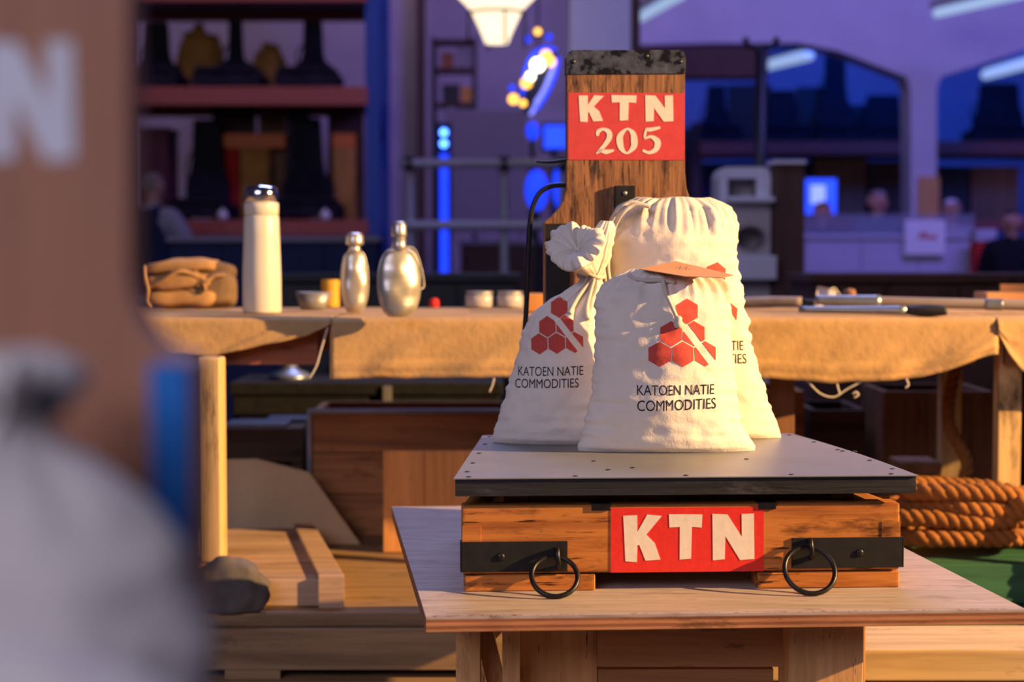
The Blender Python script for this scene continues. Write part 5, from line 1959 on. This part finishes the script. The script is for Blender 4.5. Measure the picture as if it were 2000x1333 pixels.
# low grey cabinet in front of the rack, dark cabinets behind the tables
def cabinet(label, x0, x1, y0, Y, depth, mat, n, topmat=None, handle=True):
    p, q = P(x0, y0, Y), P(x1, y0, Y)
    t = thing('low_cabinet', label, 'cabinet', ((p.x + q.x) / 2, Y + depth / 2, 0))
    obj('carcass', box(p.x, q.x, Y + 0.02, Y + depth, 0.05, p.z - 0.03, 0.003), mat, t, world=True)
    obj('plinth', box(p.x + 0.02, q.x - 0.02, Y + 0.04, Y + depth - 0.02, 0, 0.0495, 0.002), mat, t, world=True)
    obj('cabinet_top', box(p.x - 0.015, q.x + 0.015, Y - 0.015, Y + depth + 0.01, p.z - 0.0295, p.z, 0.003), topmat or mat, t, world=True)
    for k in range(n):
        a_, c_2 = p.x + (q.x - p.x) * k / n, p.x + (q.x - p.x) * (k + 1) / n
        d_ = obj('door', box(a_ + 0.004, c_2 - 0.004, Y, Y + 0.0195, 0.06, p.z - 0.04, 0.003), mat, t, world=True)
        obj('handle', box(c_2 - 0.05, c_2 - 0.035, Y - 0.02, Y - 0.0003, p.z * 0.55, p.z * 0.55 + 0.1, 0.003), 'iron', d_, world=True)
    return t


cabinet('long dark cabinet with grey top behind the thermos table', 330, 735, 462, 9.4, 0.5, 'navy', 4, 'grey_panel')
cabinet('black cabinet right behind the metal canteens', 545, 1010, 536, 6.4, 0.45, 'black_paint', 4, 'black_wood')
cabinet('dark brown cabinet behind the long pole on the table', 1588, 2160, 536, 6.0, 0.5, 'brown_dark', 4, 'brown_dark')
cabinet('grey brown sideboard behind the pipe railing', 900, 1160, 470, 10.6, 0.5, 'brown_dark', 3, 'grey_panel')

# ================================================================== middle of the hall
# pendant lamp
LY = 8.6
c0 = P(970, 85, LY)
lampt = thing('pendant_lamp', 'large glowing bell-shaped pendant lamp in a dark metal cage', 'lamp', c0)
mp = LY / FPX
obj('lamp_shade', lathe([(0.0, 4 * mp), (22 * mp, 0.0), (30 * mp, 20 * mp), (46 * mp, 55 * mp), (52 * mp, 66 * mp), (78 * mp, 92 * mp), (80 * mp, 110 * mp), (60 * mp, 128 * mp), (0, 134 * mp)], 36), 'lamp_glow', lampt, smooth=True)
obj('cage_ring', tube([Vector((55 * mp * math.cos(a_), 55 * mp * math.sin(a_), 58 * mp)) for a_ in np.linspace(0, 6.283, 33)[:-1]], 0.007, 8, closed=True), 'iron', lampt, smooth=True)
for a_ in (0.3, 1.87, 3.44, 5.0):
    obj('cage_rod', tube([(56 * mp * math.cos(a_), 56 * mp * math.sin(a_), 58 * mp), (58 * mp * math.cos(a_), 58 * mp * math.sin(a_), -6 * mp)], 0.006, 8), 'iron', lampt, smooth=True)
zc6 = 6.2 - c0.z
obj('cage_crown', lathe([(0.03, 134 * mp), (0.05, 138 * mp), (0.04, 170 * mp), (0.01, 180 * mp), (0, 180 * mp)], 20), 'iron', lampt, smooth=True)
obj('suspension_rod', tube([(0, 0, 180 * mp), (0, 0, zc6 - 0.001)], 0.008, 8), 'iron', lampt, smooth=True)

# tilted light sculpture of blue tubes and amber bulbs
NYY = 9.8
c0 = P(1048, 160, NYY)
mp = NYY / FPX
ls = thing('neon_light', 'slanted cluster of blue neon tubes and amber bulbs hanging behind the scale', 'light', c0)
def nl(px, py, dy=0.0):
    return Vector(((px - 1048) * mp, dy, (160 - py) * mp))
obj('back_plate', prism([(nl(x, y).x, nl(x, y).z) for x, y in ((1018, 190), (1036, 112), (1060, 92), (1086, 96), (1090, 130), (1064, 186), (1040, 226), (1026, 222))], 0.03, 0.045), 'navy', ls)
for k, pts in enumerate(([(1020, 186), (1026, 140), (1040, 108), (1064, 94), (1086, 98)], [(1090, 112), (1084, 146), (1066, 186), (1046, 214)], [(1082, 128), (1070, 160), (1054, 192), (1036, 224)], [(1074, 150), (1060, 180), (1046, 200)], [(1034, 128), (1046, 106), (1062, 98)])):
    obj('neon_tube', tube(catmull([nl(x, y, 0.015) for x, y in pts], 5), 0.011, 8), 'led_pale' if k in (2, 3) else 'led_blue', ls, smooth=True)
def ball(c, r):
    return lathe([(0, -r), (r * 0.5, -r * 0.866), (r * 0.866, -r * 0.5), (r, 0), (r * 0.866, r * 0.5), (r * 0.5, r * 0.866), (0, r)], 14, c=c)
for x, y, r_, mm in ((1066, 110, 0.026, 'bulb_warm'), (1050, 128, 0.032, 'bulb_hot'), (1076, 122, 0.022, 'bulb_warm'), (1028, 163, 0.026, 'bulb_warm'), (1036, 150, 0.02, 'bulb_hot'), (1003, 194, 0.024, 'bulb_warm'), (1022, 202, 0.016, 'bulb_warm'), (1050, 64, 0.016, 'bulb_warm')):
    obj('bulb', ball(nl(x, y, -0.02), r_ * 1.2), mm, ls, smooth=True)
for x, y, r_ in ((1030, 78, 0.020), (1072, 74, 0.020), (1000, 172, 0.02)):
    obj('bulb', ball(nl(x, y, 0.0), r_), 'led_blue', ls, smooth=True)
obj('frame_rod', tube(catmull([nl(1003, 198, 0.02), nl(1024, 168, 0.03), nl(1050, 120, 0.03), nl(1050, 64, 0.02), nl(1050, 40, 0.03)], 5), 0.006, 8), 'iron', ls, smooth=True)
obj('frame_rod', tube(catmull([nl(1030, 78, 0.01), nl(1050, 70, 0.03), nl(1072, 74, 0.01)], 5), 0.005, 8), 'iron', ls, smooth=True)
obj('suspension_rod', tube([nl(1050, 40, 0.03), Vector((nl(1050, 40).x, 0.03, 6.199 - c0.z))], 0.006, 8), 'iron', ls, smooth=True)

# grey notice board on legs with framed pieces
gb = thing('display_board', 'large grey display board on posts behind the pipe railing', 'board', (P(950, 0, 13.0).x, 13.0, 0))
p, q = P(868, 214, 13.0), P(1030, 455, 13.0)
obj('panel', box(p.x, q.x, 13.0, 13.04, q.z, p.z, 0.004), 'grey_panel', gb, world=True)
for x in (p.x + 0.03, q.x - 0.07):
    obj('post', box(x, x + 0.04, 13.0405, 13.08, 0, p.z + 0.02, 0.003), 'pipe', gb, world=True)
p, q = P(842, 72, 13.15), P(930, 220, 13.15)
t = thing('steel_shelf', 'dark framed shelf with small boxes beyond the grey display board', 'shelf', ((p.x + q.x) / 2, 13.25, 0))
for x in (p.x, q.x - 0.03):
    for y in (13.15, 13.42):
        obj('post', box(x, x + 0.03, y, y + 0.03, 0, p.z, 0.002), 'iron', t, world=True)
for py in (76, 132, 200):
    z_ = P(0, py, 13.15).z
    obj('shelf_board', box(p.x + 0.031, q.x - 0.031, 13.15, 13.45, z_ - 0.025, z_, 0.002), 'brown_dark', t, world=True)
for i, (x0, x1, py, hh, mm, lab) in enumerate(((862, 884, 132, 0.12, 'red_wood', 'red-brown box on the framed shelf'), (892, 918, 132, 0.16, 'grey_panel', 'grey box beside the red-brown one on the framed shelf'), (864, 896, 200, 0.14, 'black_paint', 'black box on the lowest board of the framed shelf'), (900, 920, 200, 0.12, 'tarp', 'amber box on the lowest board of the framed shelf'))):
    z_ = P(0, py, 13.15).z
    a_, c_2 = xp(x0, 13.2), xp(x1, 13.2)
    o = thing('storage_box', lab, 'box', ((a_ + c_2) / 2, 13.28, z_))
    obj('box_body', box(a_, c_2, 13.18, 13.38, z_ + 0.001, z_ + hh * 0.8, 0.003), mm, o, world=True)
    obj('lid', box(a_ - 0.004, c_2 + 0.004, 13.176, 13.384, z_ + hh * 0.8 + 0.0003, z_ + hh, 0.003), mm, o, world=True)

# pipe railing
ry = 9.2
rl = thing('pipe_railing', 'galvanised two-rail pipe railing behind the canteens', 'railing', (P(930, 0, ry).x, ry, 0))
for py, x0, x1 in ((319, 780, 1110), (440, 780, 1110)):
    a_, c_2 = P(x0, py, ry), P(x1, py, ry)
    c_2.z = a_.z
    obj('rail', rod(a_, c_2, 0.026), 'pipe', rl, world=True, smooth=True)
for px_ in (800, 985, 1100):
    a_ = P(px_, 312, ry)
    obj('post', rod((a_.x, ry + 0.03, 0), (a_.x, ry + 0.03, a_.z), 0.024), 'pipe', rl, world=True, smooth=True)
    obj('clamp', lathe([(0.036, -0.035), (0.038, 0), (0.036, 0.035)], 14, c=(a_.x, ry + 0.01, P(0, 319, ry).z)), 'iron', rl, world=True, smooth=True)

# blue LED column
lt_ = thing('led_column', 'tall slim blue LED column with two bright dots behind the railing', 'light', (P(867, 0, 10.0).x, 10.0, 0))
p, q = P(857, 246, 10.0), P(878, 560, 10.0)
obj('housing', box(p.x - 0.012, q.x + 0.012, 10.01, 10.07, 0, p.z + 0.02, 0.003), 'navy', lt_, world=True)
obj('led_strip', box(p.x + 0.004, q.x - 0.004, 9.995, 10.0095, 0.3, P(0, 300, 10).z, 0.002), 'led_blue', lt_, world=True)
for py in (259, 281):
    v = P(867, py, 9.99)
    obj('led_dot', ball((v.x, 9.985, v.z), 0.022), 'led_dot', lt_, world=True, smooth=True)
# round blue lamps near the backboard
def blue_lamp(label, px, py, wpx, hpx, Y, mat='led_blue'):
    c0 = P(px, py, Y)
    mp = Y / FPX
    t = thing('blue_lamp', label, 'light', (c0.x, Y, 0))
    obj('stand', box(-0.02, 0.02, 0.04, 0.08, 0.0, c0.z, 0.002), 'iron', t)
    obj('base', lathe([(0.065, 0), (0.065, 0.01), (0.03, 0.03), (0, 0.03)], 20, c=(0, 0.06, 0)), 'iron', t, smooth=True)
    b = lathe([(0, -1), (0.5, -0.866), (0.866, -0.5), (1, 0), (0.866, 0.5), (0.5, 0.866), (0, 1)], 20)
    for v in b.verts:
        v.co = Vector((v.co.x * wpx * mp / 2, v.co.y * 0.03, c0.z + v.co.z * hpx * mp / 2))
    obj('lamp_head', b, mat, t, smooth=True)
    return t


blue_lamp('oval blue lamp glowing beside the scale backboard', 1048, 372, 46, 82, 10.4)
blue_lamp('small upper blue lamp glowing above the oval one', 1040, 256, 26, 36, 11.2)
blue_lamp('taller blue lamp partly hidden by the scale backboard', 1098, 365, 40, 95, 10.2)
blue_lamp('narrow blue lamp glowing beside the grey enamel machine', 1402, 392, 18, 80, 9.5)
p, q = P(1062, 245, 11.4), P(1108, 290, 11.4)
t = thing('blue_display', 'pale blue lit display panel behind the backboard', 'display', ((p.x + q.x) / 2, 11.4, 0))
obj('casing', box(p.x - 0.02, q.x + 0.02, 11.41, 11.46, q.z - 0.02, p.z + 0.02, 0.004), 'navy', t, world=True)
obj('lit_panel', box(p.x, q.x, 11.40, 11.4095, q.z, p.z, 0.002), 'screen', t, world=True)
obj('stand', box(p.x + 0.05, p.x + 0.09, 11.43, 11.46, 0, q.z - 0.0205, 0.003), 'navy', t, world=True)
# slanted ramp boards behind the railing
p, q = P(960, 372, 10.5), P(1050, 470, 10.5)

# ================================================================== right side of the hall
# grey enamel machine with dark brown post
MY = 7.2
mc = thing('weighing_machine', 'grey enamel machine with a deep round opening and a thick brown post', 'machine', (P(1490, 0, MY).x, MY, 0))
def mx_(px):
    return P(px, 0, MY).x
def mz_(py):
    return P(0, py, MY).z
poly = []
for x, y in ((1408, 700), (1408, 345), (1412, 332), (1422, 326), (1496, 326), (1506, 332), (1510, 345), (1510, 700)):
    poly.append((mx_(x), mz_(y)))
poly[0] = (poly[0][0], 0.0)
poly[-1] = (poly[-1][0], 0.0)
def cut(bm, cutters):
    """subtract cutter bmeshes (same coordinates) from bm"""
    def tmp(b_):
        m_ = bpy.data.meshes.new('cut_tmp')
        b_.to_mesh(m_)
        b_.free()
        return link(bpy.data.objects.new('cut_tmp', m_))
    base_o = tmp(bm)
    cs_ = [tmp(c) for c in cutters]
    for c in cs_:
        md = base_o.modifiers.new('b', 'BOOLEAN')
        md.operation = 'DIFFERENCE'
        md.object = c
    bpy.context.view_layer.update()
    me_ = bpy.data.meshes.new_from_object(base_o.evaluated_get(bpy.context.evaluated_depsgraph_get()))
    for o_ in [base_o] + cs_:
        bpy.data.objects.remove(o_)
    out = bmesh.new()
    out.from_mesh(me_)
    return out


mpm = MY / FPX
ov = lambda r_, k_: (mx_(1470) + r_ * mpm * math.cos(k_), mz_(466) + r_ * 0.8 * mpm * math.sin(k_))
hole_c = prism([ov(31, 2 * math.pi * k / 32) for k in range(32)], MY - 0.05, MY + 0.26)
rec_c = box(mx_(1425), mx_(1482), MY - 0.05, MY + 0.20, mz_(384), mz_(348))
obj('machine_body', cut(prism(poly, MY + 0.02, MY + 0.28), [hole_c, rec_c]), 'machine', mc, world=True)
obj('opening_rim', tube([Vector((ov(33, 2 * math.pi * k / 32)[0], MY + 0.016, ov(33, 2 * math.pi * k / 32)[1])) for k in range(32)], 0.005, 8, closed=True), 'machine', mc, world=True, smooth=True)
obj('ledge', box(mx_(1420), mx_(1510), MY - 0.10, MY + 0.0195, mz_(396), mz_(387), 0.004), 'machine', mc, world=True)
obj('shelf', box(mx_(1412), mx_(1510), MY - 0.16, MY + 0.0195, mz_(545), mz_(500), 0.004), 'machine', mc, world=True)
obj('post', box(mx_(1513), mx_(1572), MY - 0.04, MY + 0.14, 0, mz_(322), 0.006), 'brown_dark', mc, world=True)
obj('post_cap', box(mx_(1509), mx_(1574), MY - 0.05, MY + 0.15, mz_(322) + 0.0003, mz_(314), 0.004), 'machine', mc, world=True)

# dark standing pole with hook and three blue dots
pt_ = thing('standing_pole', 'dark standing pole with a forked hook at its top', 'pole', (P(1487, 0, 8.8).x, 8.8, 0))
a_ = P(1487, 100, 8.8)
obj('pole', tube([(0, 0, 0.02), (0, 0, a_.z)], 0.030, 12), 'iron', pt_, smooth=True)
obj('foot_plate', lathe([(0.18, 0), (0.18, 0.015), (0.05, 0.03), (0, 0.03)], 20), 'iron', pt_, smooth=True)
for sd in (-1, 1):
    obj('hook_arm', tube(catmull([(0, 0, a_.z - 0.02), (sd * 0.03, 0, a_.z + 0.02), (sd * 0.07, 0, a_.z + 0.03), (sd * 0.08, 0, a_.z + 0.07)], 5), 0.016, 8), 'iron', pt_, smooth=True)
for x, y in ((1476, 364), (1499, 362), (1502, 380)):
    v = P(x, y, 8.75)
    obj('led_dot', ball((v.x - pt_.location.x, -0.045, v.z), 0.022), 'led_dot', pt_, smooth=True)
obj('led_bracket', box(-0.05, 0.06, -0.03, 0.0, P(0, 386, 8.8).z, P(0, 356, 8.8).z, 0.003), 'iron', pt_)

# counter with glass screen, sign, monitor
CYY = 11.6
co = thing('service_counter', 'pale grey service counter with a glass screen', 'counter', (P(1740, 0, CYY).x, CYY + 0.3, 0))
p, q = P(1572, 458, CYY), P(1905, 458, CYY)
n = 3
for k in range(n):
    a_, c_2 = p.x + (q.x - p.x) * k / n, p.x + (q.x - p.x) * (k + 1) / n
    obj('front_panel', box(a_ + 0.002, c_2 - 0.002, CYY, CYY + 0.03, 0.0, p.z - 0.03, 0.003), 'counter', co, world=True)
for x in (p.x, q.x - 0.03):
    obj('side_panel', box(x, x + 0.03, CYY + 0.0305, CYY + 0.6, 0, p.z - 0.0305, 0.003), 'counter', co, world=True)
obj('countertop', box(p.x - 0.02, q.x + 0.02, CYY - 0.02, CYY + 0.62, p.z - 0.03, p.z, 0.004), 'counter', co, world=True)
MT['glass'] = glass('screen_glass', (0.35, 0.38, 0.48), 0.1, 0.28)
obj('glass_screen', box(p.x, q.x, CYY + 0.03, CYY + 0.04, p.z + 0.0005, P(0, 418, CYY).z, 0.001), 'glass', co, world=True)
p, q = P(1768, 430, CYY - 0.05), P(1846, 498, CYY - 0.05)
sgn = thing('paper_sign', 'white square sign with red print hung on the counter front', 'sign', ((p.x + q.x) / 2, CYY - 0.04, q.z))
obj('sheet', box(p.x, q.x, CYY - 0.045, CYY - 0.0375, q.z, p.z, 0.002), 'white_plain', sgn, world=True)
obj('hook', box((p.x + q.x) / 2 - 0.03, (p.x + q.x) / 2 + 0.03, CYY - 0.037, CYY - 0.0205, P(0, 465, CYY).z, P(0, 448, CYY).z, 0.001), 'zinc', sgn, world=True)
b = new()
for x, y in ((1796, 464), (1804, 464), (1800, 457), (1812, 464), (1808, 457)):
    v = P(x, y, CYY - 0.046)
    r_ = 0.014
    prism([(v.x + r_ * math.sin(j * math.pi / 3), v.z + r_ * math.cos(j * math.pi / 3)) for j in range(6)], CYY - 0.0462, CYY - 0.0452, bm=b)
v0, v1 = P(1817, 460, CYY - 0.046), P(1829, 468, CYY - 0.046)
prism([(v0.x, v1.z), (v1.x, v1.z), (v1.x, v0.z), (v0.x, v0.z)], CYY - 0.0462, CYY - 0.0452, bm=b)
obj('print', b, 'print_red', sgn, world=True)
p, q = P(1574, 350, 13.2), P(1633, 418, 13.2)
mo = thing('monitor', 'glowing blue screen on a stand behind the counter', 'monitor', ((p.x + q.x) / 2, 13.2, 0))
obj('casing', box(p.x - 0.015, q.x + 0.015, 13.21, 13.26, q.z - 0.015, p.z + 0.015, 0.006), 'black_paint', mo, world=True)
obj('screen', box(p.x, q.x, 13.2, 13.2095, q.z, p.z, 0.002), 'screen', mo, world=True)
a_, c_2 = P(1584, 362, 13.19), P(1612, 398, 13.19)
obj('bright_window', box(a_.x, c_2.x, 13.1955, 13.1997, c_2.z, a_.z, 0.001), 'screen_hot', mo, world=True)
obj('stand', box((p.x + q.x) / 2 - 0.03, (p.x + q.x) / 2 + 0.03, 13.23, 13.26, 0, q.z - 0.0155, 0.003), 'iron', mo, world=True)
p, q = P(1908, 472, 11.3), P(1943, 532, 11.3)
rb = thing('red_bin', 'red bin with a pale lid next to the counter', 'bin', ((p.x + q.x) / 2, 11.4, 0))
obj('bin_body', hexa([(p.x + 0.02, 11.32, 0), (q.x - 0.02, 11.32, 0), (q.x - 0.02, 11.46, 0), (p.x + 0.02, 11.46, 0), (p.x, 11.3, p.z), (q.x, 11.3, p.z), (q.x, 11.48, p.z), (p.x, 11.48, p.z)], bevel=0.004), 'red_cloth', rb, world=True)
obj('lid', box(p.x - 0.008, q.x + 0.008, 11.29, 11.49, p.z + 0.0003, P(0, 448, 11.3).z, 0.01), 'counter', rb, world=True)

# right rack with dark scales and crates
RY2 = 16.4
rk2, tops2 = pallet_rack('far pallet rack with rusty beams behind the counter', RY2, 0.9, 1360, 2120, ((276, 302), (432, 450)), 0.10, 2.3, ('brown_dark', 'rack_red'))
u2, m2_ = tops2[0] + 0.001, tops2[1] + 0.001
G3 = 'dark scales on the far rusty rack'
rack_scale('dark scale on the far rack beside the standing pole', G3, (xp(1535, 16.8), 16.8, u2), 0.55, 0.48, 0.6)
rack_scale('tallest dark scale on the far rack under the arch', G3, (xp(1640, 16.8), 16.8, u2), 0.95, 0.52, 0.42)
rack_scale('broad dark scale on the far rack next to the white column', G3, (xp(1735, 16.8), 16.8, u2), 0.50, 0.42, 0.85)
rack_scale('dark scale on the far rack beyond the white column', G3, (xp(1965, 16.8), 16.8, u2), 0.62, 0.70, 0.6)
rack_scale('dark scale on the far rack right behind the scale backboard', G3, (xp(1405, 16.8), 16.8, u2), 0.60, 0.40, 0.5)
for x0, x1, y0, mm, lab in ((1424, 1505, 165, 'brown_dark', 'big dark crate at the back of the far rack behind the standing pole'), (1560, 1612, 170, 'black_paint', 'black crate at the back of the far rack beside the tallest scale'), (1664, 1722, 205, 'black_paint', 'low black crate at the back of the far rack under the arch')):
    a_, c_2 = P(x0, y0, 17.1), P(x1, y0, 17.1)
    o = thing('stored_crate', lab, 'crate', ((a_.x + c_2.x) / 2, 17.17, u2))
    obj('crate_body', box(a_.x, c_2.x, 17.10, 17.25, u2, a_.z - 0.06, 0.004), mm, o, world=True)
    obj('lid', box(a_.x - 0.005, c_2.x + 0.005, 17.095, 17.255, a_.z - 0.0595, a_.z, 0.004), mm, o, world=True)
for i, (x0, x1, y0, mm, lab) in enumerate(((1592, 1692, 310, 'dim_brown', 'dim brown box on the lower far rack shelf'), (1700, 1778, 314, 'brown_dark', 'dark brown box on the lower far rack shelf'), (1836, 1892, 325, 'black_paint', 'black box on the lower far rack shelf by the column'), (1898, 1990, 325, 'dim_brown', 'wide brown box on the lower far rack shelf'), (1372, 1584, 318, 'navy', 'navy box on the lower far rack shelf behind the machine'))):
    a_, c_2 = P(x0, y0, 16.6), P(x1, y0, 16.6)
    o = thing('shelf_box', lab, 'box', ((a_.x + c_2.x) / 2, 16.8, m2_))
    obj('box_body', box(a_.x, c_2.x, 16.6, 17.0, m2_, a_.z - 0.06, 0.004), mm, o, world=True)
    obj('lid', box(a_.x - 0.01, c_2.x + 0.01, 16.59, 17.01, a_.z - 0.0595, a_.z, 0.004), mm, o, world=True)

# fluorescent battens hanging in the right bay
def batten(label, a, bq, r):
    a, bq = Vector(a), Vector(bq)
    m_ = (a + bq) / 2
    t = thing('ceiling_lamp', label, 'light', m_)
    off = Vector((0, 0, r + 0.03))
    obj('lamp_tube', rod(a - m_, bq - m_, r), 'tube', t, smooth=True)
    obj('lamp_housing', bar(a - m_ + off, bq - m_ + off, 0.12, 0.05), 'counter', t)
    for f in (0.2, 0.8):
        p_ = a.lerp(bq, f) - m_
        obj('suspension_wire', tube([p_ + off + Vector((0, 0, 0.024)), Vector((p_.x, p_.y, 6.199 - m_.z))], 0.005, 6), 'iron', t)
    return t


batten('bright tube lamp hanging in front of the white arch beam', P(1830, 26, 13.0), P(1995, -12, 11.6), 0.035)
batten('tube lamp seen under the arch beside the standing pole', P(1500, 128, 17.6), P(1580, 108, 15.6), 0.05)
batten('tube lamp seen beyond the white column', P(1925, 146, 17.6), P(2020, 120, 15.4), 0.05)
batten('blue-white tube lamp hanging near the white pillar', P(1252, 34, 12.9), P(1330, -10, 11.4), 0.035)
